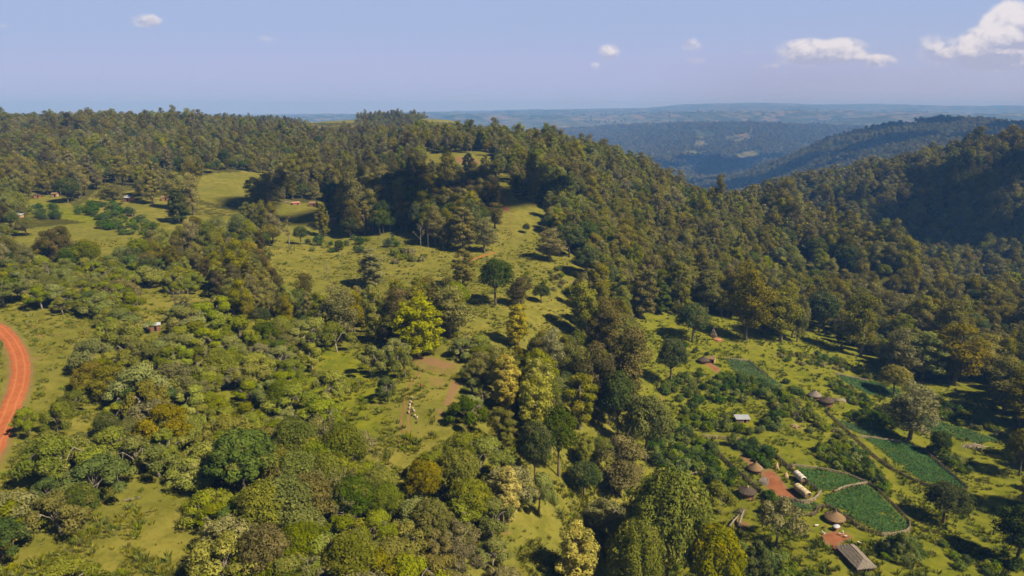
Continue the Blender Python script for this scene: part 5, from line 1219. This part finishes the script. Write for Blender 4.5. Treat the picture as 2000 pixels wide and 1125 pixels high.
heap(1982, 905, 1.0, 1.0, 1.6, 80, 'straw', 'small straw stack at the right border under the dark trees', 'straw stack', 6, 'straw_stack', .12, cone=True)
def log(u0, v0, u1, v1, r0, r1, label, mat='pale_bark', lift=.3, forks=2, seed=0):
    p, q = pix(u0, v0), pix(u1, v1); rn = random.Random(seed); b = MB(); d = q - p
    mid = (p + q) / 2; mid[2] = float(ground(mid[0], mid[1])) + lift * 1.4; e = q + np.array([0, 0, lift * 1.6]); b.tube([np.zeros(3) + (0, 0, r0 * .5), mid - p, e - p], [r0, (r0 + r1) / 2, r1], 7)
    for k in range(forks): f = (mid - p) * (1 + k * .3); b.tube([f, f + np.array([rn.uniform(-1, 1), rn.uniform(-1, 1), rn.uniform(.5, 1.4)]) * .9], [r1 * .8, r1 * .3], 5)
    tag(obj('fallen_trunk', b.mesh('fallen_trunk', [mat]), loc=p), label, 'fallen trunk')
log(1420, 1036, 1444, 1012, .38, .16, 'pale barkless fallen trunk, left one of two below the dark thatched hut', lift=.8, seed=1)
log(1442, 1030, 1452, 1008, .45, .2, 'pale barkless broken trunk, right one of two below the dark thatched hut', lift=1.2, seed=2)
log(1455, 1030, 1500, 1052, .16, .07, 'thin dark log on the grass left of the long thatched hut', 'bark', .1, 0, 3)
log(240, 979, 276, 972, .22, .10, 'white fallen trunk on the grass in the left foreground', lift=.1, forks=1, seed=4)
log(1568, 1030, 1592, 1041, .10, .05, 'thin crooked branch on the grass left of the sheep', 'bark', .1, 1, 5)
x, y, z = P3(*SNAG); b = MB(); b.tube([(0, 0, -1), (.1, 0, 1.6), (.25, 0, 3.6), (.15, 0, 6.0)], [.85, .75, .55, .06], 9); b.tube([(.1, .1, 2), (.9, .2, 3.2)], [.25, .05], 5)
tag(obj('dead_stump', b.mesh('dead_stump', ['red_bark']), loc=(x, y, z)), 'pointed red-brown dead stump at the upper edge of the homestead meadow', 'stump')
heap(1447, 1003, 1.8, 1.6, 2.2, 130, 'bark', 'leafless brown bush above the pale fallen trunks', 'dry bush', 9, 'dry_bush', .035)

# fences
def fence(pts, label, mat='sticks', h=1.5, step=.32, wattle=True, seed=0):
    w_ = smooth_path([pix(u, v)[:2] for u, v in pts], 6); rn = random.Random(seed); o_ = np.array([w_[0][0], w_[0][1], float(ground(*w_[0]))])
    P_ = []
    for p, q in zip(w_[:-1], w_[1:]):
        k = max(1, int(np.hypot(*(q - p)) / step)); P_ += [p + (q - p) * i / k for i in range(k)]
    P_.append(w_[-1]); P_ = np.array(P_); Z_ = ground(P_[:, 0], P_[:, 1]); b = MB()
    for i, (p, z) in enumerate(zip(P_, Z_)):
        d = P_[min(i + 1, len(P_) - 1)] - P_[max(0, i - 1)]; a = math.atan2(d[1], d[0])
        b.box((p[0] - o_[0] + rn.uniform(-.1, .1), p[1] - o_[1] + rn.uniform(-.1, .1), z - o_[2] + h * .42), (.10, .07, h * rn.uniform(.9, 1.25)), a, 0, rn.uniform(-.22, .22))
        b.box((p[0] - o_[0] + rn.uniform(-.35, .35), p[1] - o_[1] + rn.uniform(-.35, .35), z - o_[2] + h * .3), (.16, .12, h * rn.uniform(.6, 1.0)), a, 0, rn.uniform(-.5, .5))
        if rn.random() < .45: b.box((p[0] - o_[0], p[1] - o_[1], z - o_[2] + h * rn.uniform(.25, .8)), (rn.uniform(.6, 1.3), .06, .07), a, 0, rn.uniform(-.7, .7))
    f_ = obj('stick_fence', b.mesh('stick_fence', [mat]), loc=o_); tag(f_, label, 'fence')
    if wattle:
        for zz in (.35, .75, 1.05):
            b = MB(); b.tube([(p[0] - o_[0] + rn.uniform(-.05, .05), p[1] - o_[1], z - o_[2] + h * zz * .8 + rn.uniform(-.06, .06)) for p, z in list(zip(P_, Z_))[::3] + [(P_[-1], Z_[-1])]], .055, 4)
            obj('rail', b.mesh('rail', [mat]), f_)
fence([(1373,855),(1398,857),(1448,862)], 'pale weathered stick fence closing the top of the long yard', 'pale_sticks', 1.5, seed=1)
fence([(1388,870),(1410,894),(1440,922),(1475,952),(1505,977)], 'dark stick fence along the left side of the long yard', seed=2)
fence([(1492,872),(1515,892),(1548,922),(1570,940),(1596,960)], 'dark stick fence along the right side of the long yard', seed=3)
fence([(1528,975),(1548,981),(1570,984),(1590,978),(1603,964)], 'pale woven fence curving below the covered granaries', 'pale_sticks', 1.5, .2, seed=4)
fence([(1540,982),(1547,996),(1564,1006),(1588,1008),(1600,993),(1618,992)], 'stick fence round the tiny leafy garden plot', seed=5)
fence([(1618,992),(1650,1012),(1690,1038),(1722,1048)], 'dark rail fence behind the largest round hut', seed=6)
fence([(1722,1048),(1755,1046),(1775,1037),(1776,1022)], 'pale stick fence at the lowest corner of the large crop field', 'pale_sticks', seed=7)
fence([(1698,946),(1735,978),(1760,1003),(1776,1022)], 'thin dark fence along the right side of the large crop field', h=1.1, seed=8)
fence([(1543,910),(1600,917),(1650,928),(1692,944)], 'pale brushwood fence behind the field of the two granaries', 'pale_sticks', 1.0, seed=9)
fence([(1630,962),(1655,952),(1694,945)], 'short pale fence dividing the two lower crop fields', 'pale_sticks', 1.0, seed=10)
fence([(1610,802),(1650,840),(1690,877),(1740,917),(1800,947),(1850,960),(1888,961)], 'longest dark stick fence running down the slope beside the long crop field', h=1.4, seed=11)
fence([(1680,854),(1720,859),(1770,864)], 'pale fence under the big grey-olive tree', 'pale_sticks', 1.0, seed=12)
fence([(1770,864),(1810,887),(1850,922),(1890,955)], 'dark fence along the upper right side of the long crop field', seed=13)
fence([(1640,748),(1655,762),(1700,787),(1745,808)], 'dark fence below the field with the leaning tree shadow', h=1.1, seed=14)
fence([(1416,701),(1462,706)], 'pale brushwood fence on top of the smallest upper field', 'pale_sticks', 1.0, seed=15)
fence([(1462,706),(1480,722),(1500,735)], 'brown fence on the right side of the smallest upper field', h=1.0, seed=16)
fence([(1630,731),(1665,738),(1695,744)], 'pale fence on top of the field with the leaning tree shadow', 'pale_sticks', 1.0, seed=17)
fence([(1340,930),(1358,926),(1380,921)], 'short pale log fence left of the dark bushes', 'pale_sticks', .9, seed=18)
fence([(552,395),(570,397)], 'far pale fence left of the rust pink hut', 'pale_sticks', 1.6, .5, False, 19)
fence([(622,420),(640,421),(660,421)], 'far pale fence below the pale edged shed', 'pale_sticks', 1.6, .5, False, 20)
fence([(462,392),(490,396)], 'far brown fence at the foot of the upper left pasture', 'sticks', 1.8, .5, False, 21)
x, y, z = P3(1514, 975); t = thing('yard_gate', (x, y, z), -.3, 'reddish wooden gate closing the lower end of the long yard', 'gate')
b = MB()
for k in range(9): b.box((-1.2 + k * .3, 0, .6), (.2, .06, 1.3), 0, 0, random.uniform(-.05, .05))
b.box((0, .05, .3), (2.6, .06, .12)); b.box((0, .05, 1.0), (2.6, .06, .12)); obj('panel', b.mesh('panel', ['tan_wall']), t)
for s in (-1, 1): b = MB(); b.tube([(s * 1.4, 0, -.6), (s * 1.4, 0, 1.7)], .1, 6); obj('post', b.mesh('post', ['sticks']), t)
# white covered stand beside the largest round hut
x, y, z = P3(1633, 1036); t = thing('covered_stand', (x, y, z), .5, 'small stand with a white cover beside the largest round hut', 'stand')
for sx in (-1, 1):
    for sy in (-1, 1): b = MB(); b.tube([(sx * .8, sy * .55, -.4), (sx * .75, sy * .5, 1.0)], .06, 5); obj('leg', b.mesh('leg', ['sticks']), t)
b = MB(); b.box((0, 0, 1.05), (1.9, 1.35, .5)); obj('crate', b.mesh('crate', ['dark_mud']), t)
b = MB(); rn = random.Random(2); b.lathe([(1.15, 1.25), (1.1, 1.42), (.75, 1.62), (.3, 1.72)], 14, 0, .05, squash=(1, .72), rnd=rn); obj('cover', b.mesh('cover', ['white_roof']), t)

# crop fields
lm('leaf_crop', (.058, .114, .036), (.106, .182, .058), (.14, .19, .06), trans=.15, objvar=.05)
for k, (wp, lab) in enumerate(WF):
    xs, ys = zip(*wp); r_ = np.random.default_rng(100 + k); sp = .42
    X, Y = np.meshgrid(np.arange(min(xs), max(xs), sp), np.arange(min(ys), max(ys), sp)); X = X.ravel() + r_.uniform(-.2, .2, X.size); Y = Y.ravel() + r_.uniform(-.2, .2, Y.size)
    sd = segdist(X, Y, wp) * np.where(inpoly(X, Y, wp), 1, -1); g_ = sd > r_.uniform(-.8, .7, len(X)); X, Y = X[g_], Y[g_]
    g_ = vnoise(X / 1.6, Y / 1.6, 7) * .6 + vnoise(X / 6, Y / 6, 8) * .4 > .2; X, Y = X[g_], Y[g_]; n = len(X) * 4; X = np.repeat(X, 4) + r_.uniform(-.22, .22, n); Y = np.repeat(Y, 4) + r_.uniform(-.22, .22, n)
    hh = .25 + .45 * vnoise(X / 1.1, Y / 1.1, 3); Z = ground(X, Y) + hh * r_.uniform(.5, 1, n)
    c = np.stack([X, Y, Z], 1); nm = r_.normal(size=(n, 3)) * .55 + (0, 0, 1); nm /= np.linalg.norm(nm, axis=1)[:, None]; tt_ = r_.normal(size=(n, 3)); tt_ -= (tt_ * nm).sum(1)[:, None] * nm; tt_ /= np.linalg.norm(tt_, axis=1)[:, None]; bb = np.cross(nm, tt_)
    s_ = r_.uniform(.16, .34, (n, 1)); o_ = c[0].copy(); c -= o_
    v = np.stack([c - tt_ * s_, c - bb * s_ * .6, c + tt_ * s_, c + bb * s_ * .6], 1).reshape(-1, 3); ti = vnoise(X / 3, Y / 3, 5) * .5 + r_.random(n) * .5
    tag(obj('crop_field', rawmesh('crop_field', v, np.arange(4 * n).reshape(-1, 4), [L['leaf_crop']], fattr={'tint': ti, 'spot': r_.random(n) * .8}), loc=o_), lab, None, 'crop fields on the homestead slope', 'stuff')

# people and animals: one skinned body each
def skin_mesh(name, pts, edges, rad, mat, sub=1, root=0):
    me = D.meshes.new(name); me.from_pydata([tuple(p) for p in pts], edges, []); o = D.objects.new(name, me); COL.objects.link(o)
    md = o.modifiers.new('s', 'SKIN'); 
    for i, sv in enumerate(me.skin_vertices[0].data): sv.radius = rad[i] if hasattr(rad[i], '__len__') else (rad[i], rad[i]); sv.use_root = (i == root)
    sd = o.modifiers.new('u', 'SUBSURF'); sd.levels = sd.render_levels = sub
    dg = bpy.context.evaluated_depsgraph_get(); m2 = D.meshes.new_from_object(o.evaluated_get(dg)); D.objects.remove(o); m2.name = name
    m2.materials.clear(); m2.materials.append(M[mat]); m2.polygons.foreach_set('use_smooth', [True] * len(m2.polygons)); return m2
# sheep: nose along +x
sp_ = [(-.46,0,.62),(-.15,0,.60),(.18,0,.61),(.42,0,.66),(.55,0,.82),(.66,0,.93),(.86,0,.84),
       (-.40,.13,.46),(-.46,.14,.26),(-.42,.14,.02),(-.40,-.13,.46),(-.46,-.14,.26),(-.42,-.14,.02),(.34,.12,.44),(.33,.13,.24),(.35,.13,.02),(.34,-.12,.44),(.33,-.13,.24),(.35,-.13,.02),
       (-.60,0,.60),(-.66,0,.40),(.64,.13,.92),(.64,-.13,.92)]
se_ = [(0,1),(1,2),(2,3),(3,4),(4,5),(5,6),(0,7),(7,8),(8,9),(0,10),(10,11),(11,12),(3,13),(13,14),(14,15),(3,16),(16,17),(17,18),(0,19),(19,20),(5,21),(5,22)]
sr_ = [.24,.28,.27,.22,.15,.11,.06,.10,.05,.035,.10,.05,.035,.08,.045,.035,.08,.045,.035,.06,.035,.035,.035]
SHEEP = {m_: skin_mesh('body', sp_, se_, sr_, m_, 2, 1) for m_ in ('wool', 'white_wool', 'brown_wool')}
hd = skin_mesh('head', [(.58, 0, .93), (.72, 0, .92), (.90, 0, .82), (.64, .15, .95), (.64, -.15, .95)], [(0, 1), (1, 2), (0, 3), (0, 4)], [.115, .12, .07, .035, .035], 'black_face', 1)
def sheep(u, v, rz, m_, label, group, dark=False, s=1.0, nm='sheep'):
    x, y, z = P3(u, v); t = thing(nm, (x, y, z), rz, label, nm, group, s); obj('body', SHEEP[m_], t)
    if dark: obj('head', hd, t)
GS = 'flock on the middle pasture'
FL = [(805,780,'wool',1,'topmost sheep of the flock walking on the middle pasture'),(803,787,'wool',1,'second sheep from the top of the flock'),(801,793,'white_wool',1,'white sheep in the upper part of the flock'),
      (806,791,'brown_wool',0,'brown sheep beside the white one in the upper flock'),(800,799,'wool',1,'sheep at the left of the flock\'s middle'),(806,801,'wool',1,'black headed sheep right in the flock\'s middle'),
      (803,806,'brown_wool',0,'dark brown sheep in the lower middle of the flock'),(799,808,'wool',1,'leftmost sheep of the lower flock'),(809,805,'wool',1,'rightmost sheep of the flock\'s middle'),
      (806,812,'brown_wool',0,'dark sheep just above the two lowest pale sheep'),(811,815,'white_wool',1,'white sheep near the lower end of the flock'),(815,818,'wool',1,'large pale sheep at the lower end of the flock'),(814,827,'brown_wool',0,'last dark sheep trailing below the flock')]
for k, (u, v, m_, dk, lab) in enumerate(FL): sheep(u, v, random.uniform(1.2, 2.2) + (3.14 if k % 5 == 0 else 0), m_, lab, GS, dk, random.uniform(.72, .9))
GG = 'animals around the largest round hut'
for k, (u, v, m_, lab) in enumerate([(1594,1029,'white_wool','white goat grazing left of the largest round hut'),(1608,1044,'white_wool','white goat at the upper left edge of the red yard'),(1610,1032,'brown_wool','brown goat left below the largest round hut'),
      (1641,1046,'wool','cream goat right under the white covered stand'),(1646,1043,'wool','cream goat just right of the white covered stand'),(1652,1050,'wool','tan goat on the red yard right of the stand'),(1677,1063,'white_wool','white goat at the upper end of the long thatched hut'),(1600,1055,'brown_wool','small dark goat at the left edge of the red yard')]):
    sheep(u, v, k * 1.9, m_, lab, GG, False, .9, 'goat')
# herder
x, y, z = P3(822, 758); t = thing('person', (x, y, z), 1.9, 'herder in a dark red wrap and dark trousers standing behind the sheep', 'person')
pp = [(0,0,.95),(0,0,1.15),(0,0,1.38),(0,0,1.50),(0,0,1.66),(0,.10,.90),(.02,.11,.50),(-.02,.12,.06),(.12,.12,.03),(0,-.10,.90),(.06,-.11,.50),(.05,-.12,.06),(.18,-.12,.03),(0,.20,1.40),(.02,.26,1.14),(.14,.24,.92),(.20,.23,.86),(0,-.20,1.40),(.05,-.25,1.14),(.22,-.20,1.06),(.28,-.19,1.04),(.06,0,1.70)]
pe = [(0,1),(1,2),(2,3),(3,4),(0,5),(5,6),(6,7),(7,8),(0,9),(9,10),(10,11),(11,12),(2,13),(13,14),(14,15),(15,16),(2,17),(17,18),(18,19),(19,20),(4,21)]
pr_ = [.13,.12,.14,.055,.095,.09,.06,.04,.035,.09,.06,.04,.035,.055,.042,.03,.03,.055,.042,.03,.03,.085]
obj('body', skin_mesh('body', pp, pe, pr_, 'skin', 2), t)
obj('trousers', skin_mesh('trousers', [(0,0,.95),(0,.10,.88),(.02,.11,.50),(-.02,.12,.16),(0,-.10,.88),(.06,-.11,.50),(.05,-.12,.16)], [(0,1),(1,2),(2,3),(0,4),(4,5),(5,6)], [.16,.115,.085,.07,.115,.085,.07], 'navy_cloth', 2), t)
b = MB(); b.lathe([(.22, .72), (.215, .95), (.19, 1.12), (.23, 1.32), (.21, 1.43), (.09, 1.50)], 16, 0, .03, squash=(.82, 1.12)); obj('wrap', b.mesh('wrap', ['red_cloth']), t)
b = MB(); b.lathe([(.10, 1.70), (.105, 1.76), (.07, 1.81)], 12, 0, .01, c=(.02, 0, 0)); obj('cap', b.mesh('cap', ['navy_cloth']), t)
b = MB(); b.tube([(.32, -.20, 0), (.26, -.19, 1.3)], .018, 5); tag(obj('staff', b.mesh('staff', ['sticks']), loc=(x, y, z), rz=1.9), 'thin wooden staff held by the herder', 'staff')

# clouds overhead whose shadows lie on the hills (they float outside the picture)
SUN_AZ = math.radians(118); SUN_EL = math.radians(47)      # azimuth clockwise from straight ahead
sdir = np.array([math.sin(SUN_AZ) * math.cos(SUN_EL), math.cos(SUN_AZ) * math.cos(SUN_EL), math.sin(SUN_EL)])
m, nt, nd, lk = newmat('cloud_white'); d = nt.nodes.new('ShaderNodeBsdfDiffuse'); d.inputs[0].default_value = (.85, .86, .88, 1); o_ = nt.nodes.new('ShaderNodeOutputMaterial'); lk.new(d.outputs[0], o_.inputs[0]); M['cloud'] = m
def cloud(tx, ty, rx, ry, alt, seed, label, n_=26, rz=0.):
    rn = random.Random(seed); b = MB(); zt = float(ground(tx, ty)); t_ = (alt - zt) / sdir[2]; c = np.array([tx, ty, zt]) + sdir * t_
    for k in range(n_):
        a = rn.uniform(0, 6.28); q = math.sqrt(rn.random()); px, py = q * math.cos(a) * rx, q * math.sin(a) * ry; R_ = min(rx, ry) * rn.uniform(.22, .42) * (1.1 - .5 * q)
        pr = [(R_ * math.cos(e) * (1 + .12 * math.sin(7 * e + k)), R_ * .7 * math.sin(e)) for e in np.linspace(-1.3, 1.5, 12)]; b.lathe(pr, 20, 0, .07, c=(px, py, rn.uniform(0, R_ * .3)), rnd=rn)
    tag(obj('cloud', b.mesh('cloud', ['cloud']), loc=c, rz=rz), label, None, 'clouds drifting above the hills', 'stuff')
def cl_at(u, v, rx, ry, alt, seed, **k):
    p = pix(u, v); cloud(p[0], p[1], rx, ry, alt, seed, 'white cumulus cloud drifting overhead beyond the picture', **k)
cl_at(725, 408, 125, 58, 1100, 1)
cl_at(1860, 432, 170, 105, 1300, 2)
for k_, (x_, y_, rx_, ry_) in enumerate([(1350, 2350, 620, 260), (1250, 3900, 520, 420), (560, 2900, 330, 300)]):
    cloud(x_, y_, rx_, ry_, 1700, 3 + k_, 'white cumulus cloud drifting overhead beyond the picture')
print('built things', round(time.time() - T0, 1))
# ------------------------------------------------------------------ light, sky, air
from mathutils import Vector
sl = D.lights.new('sun', 'SUN'); sl.energy = 5.0; sl.angle = math.radians(.53); sl.color = (1, .87, .66)
so = D.objects.new('sun', sl); link(so); so.rotation_euler = Vector(sdir).to_track_quat('Z', 'Y').to_euler()
w = D.worlds.new('World'); sc.world = w; w.use_nodes = True; nt = w.node_tree; nt.nodes.clear(); lk = nt.links
sky = nt.nodes.new('ShaderNodeTexSky'); sky.sky_type = 'NISHITA'; sky.sun_disc = False
sky.sun_elevation = SUN_EL; sky.sun_rotation = SUN_AZ; sky.altitude = 2200; sky.air_density = 1.0; sky.dust_density = 2.2; sky.ozone_density = 3.0
bg = nt.nodes.new('ShaderNodeBackground'); bg.inputs[1].default_value = .09
tc = nt.nodes.new('ShaderNodeTexCoord').outputs['Generated']
sx = nt.nodes.new('ShaderNodeSeparateXYZ'); lk.new(tc, sx.inputs[0])
yy = mth(nt, 'MAXIMUM', sx.outputs[1], .05)
tx, tz = mth(nt, 'DIVIDE', sx.outputs[0], yy), mth(nt, 'DIVIDE', sx.outputs[2], yy)
side = ramp(nt, tx, .1, .8)
low = mixc(nt, side, (3.4, 3.7, 5.9), (3.75, 3.75, 5.0))
grad = mixc(nt, ramp(nt, tz, .0, .16), low, (2.9, 3.65, 5.7))
grad = mixc(nt, mth(nt, 'MULTIPLY', ramp(nt, mth(nt, 'ABSOLUTE', mth(nt, 'SUBTRACT', tz, .055)), .05, .0), .35), grad, (3.7, 3.8, 5.8))
band = mth(nt, 'MULTIPLY', ramp(nt, sx.outputs[2], .42, .16), ramp(nt, sx.outputs[2], -.25, -.02))
upper = mixc(nt, 1., sky.outputs[0], (.40, .36, .31), 'MULTIPLY')
base = mixc(nt, mth(nt, 'MULTIPLY', band, .92), upper, grad)
cxyz = nt.nodes.new('ShaderNodeCombineXYZ'); lk.new(tx, cxyz.inputs[0]); lk.new(mth(nt, 'MULTIPLY', tz, 1.35), cxyz.inputs[1]); cxyz.inputs[2].default_value = 3.1
fine = noise(nt, cxyz.outputs[0], 48, 8, .6); coarse = noise(nt, cxyz.outputs[0], 17, 4, .55)
off = nt.nodes.new('ShaderNodeVectorMath'); off.operation = 'ADD'; lk.new(cxyz.outputs[0], off.inputs[0]); off.inputs[1].default_value = (.006, .008, 0)
fine2 = noise(nt, off.outputs[0], 48, 8, .6)
def skypos(u, v):
    a, b = (u - CX) / F, (CY - v) / F; yv = CP + b * SP; return a / yv, (-SP + b * CP) / yv
den = None; und = None
for (u, v, ru, rv, amp) in [(1972, 62, 62, 58, 1.5), (1930, 92, 70, 40, 1.2), (1860, 104, 70, 30, .75), (1960, 118, 120, 20, 1.3), (1830, 88, 50, 26, .42), (1575, 98, 60, 24, .95), (1640, 100, 66, 26, 1.0), (1705, 118, 52, 14, .7), (1600, 118, 90, 13, .6), (1190, 102, 26, 20, .52), (1163, 128, 16, 9, .36), (1352, 88, 26, 15, .46), (1358, 118, 34, 9, .30), (286, 41, 34, 15, .66), (525, 76, 26, 9, .48), (1505, 130, 28, 9, .34), (1468, 102, 26, 9, .28), (742, 84, 14, 5, .26), (5, 50, 18, 6, .25), (1405, 128, 18, 6, .22)]:
    ax_, az_ = skypos(u, v); rx_, rz_ = ru / F, rv / F
    ex = mth(nt, 'DIVIDE', mth(nt, 'SUBTRACT', tx, ax_), rx_); ez = mth(nt, 'DIVIDE', mth(nt, 'SUBTRACT', tz, az_), rz_)
    r2 = mth(nt, 'ADD', mth(nt, 'MULTIPLY', ex, ex), mth(nt, 'MULTIPLY', ez, ez))
    e = mth(nt, 'MULTIPLY', mth(nt, 'MAXIMUM', mth(nt, 'SUBTRACT', 1.25, r2), 0), amp)
    den = e if den is None else mth(nt, 'MAXIMUM', den, e)
    un = mth(nt, 'MULTIPLY', mth(nt, 'MINIMUM', e, 1), ez); und = un if und is None else mth(nt, 'ADD', und, un)
nn_ = mth(nt, 'ADD', mth(nt, 'MULTIPLY', fine, .42), mth(nt, 'MULTIPLY', coarse, .58))
dn = mth(nt, 'MULTIPLY', den, mth(nt, 'MULTIPLY_ADD', mth(nt, 'SUBTRACT', nn_, .5), 3.4, .85))
alpha = mth(nt, 'MULTIPLY', ramp(nt, dn, .16, .72), .93)
lit = mth(nt, 'ADD', mth(nt, 'MULTIPLY', mth(nt, 'SUBTRACT', fine, fine2), 2.6), mth(nt, 'MULTIPLY_ADD', und, 1.15, .50), clamp=True)  # sunlit tops and shaded bases of the clouds, painted into the sky colour
cc = mixc(nt, lit, (3.3, 3.4, 4.6), (6.3, 6.0, 6.1))
tint = mixc(nt, alpha, base, cc)
lk.new(tint, bg.inputs[0])
wo = nt.nodes.new('ShaderNodeOutputWorld'); lk.new(bg.outputs[0], wo.inputs[0])
HAZE = True
if HAZE:
    b = MB(); b.box((0, 0, 0), (1, 1, 1)); me = b.mesh('haze', [])
    m, nt, nd, lk = newmat('haze_air')
    pv = nt.nodes.new('ShaderNodeVolumePrincipled'); pv.inputs['Color'].default_value = (.16, .40, 1.0, 1); pv.inputs['Absorption Color'].default_value = (.45, .28, 1, 1); pv.inputs['Density'].default_value = 1.4e-4
    pv.inputs['Anisotropy'].default_value = -.05
    o = nt.nodes.new('ShaderNodeOutputMaterial'); lk.new(pv.outputs[0], o.inputs['Volume'])
    me.materials.append(m)
    zlo = float(GZ.min()) - 5; zhi = float(max(GZ.max(), CZ)) + 60
    hz = obj('haze', me, loc=(0, 0, (zlo + zhi) / 2), scale=(42000, 42000, zhi - zlo)); tag(hz, 'thin blue haze over the valleys and far hills', None, None, 'stuff')
    print('haze', zlo, zhi)
sc.view_settings.view_transform = 'Standard'; sc.view_settings.look = 'None'; sc.view_settings.exposure = .65; sc.view_settings.gamma = 1
sc.view_settings.use_curve_mapping = False
cy = sc.cycles
cy.max_bounces = 4; cy.diffuse_bounces = 2; cy.glossy_bounces = 1; cy.transmission_bounces = 2; cy.transparent_max_bounces = 4; cy.volume_bounces = 2
cy.use_denoising = True; cy.use_adaptive_sampling = True; cy.adaptive_threshold = .015
cy.sample_clamp_indirect = 6
print('built', round(time.time() - T0, 1))
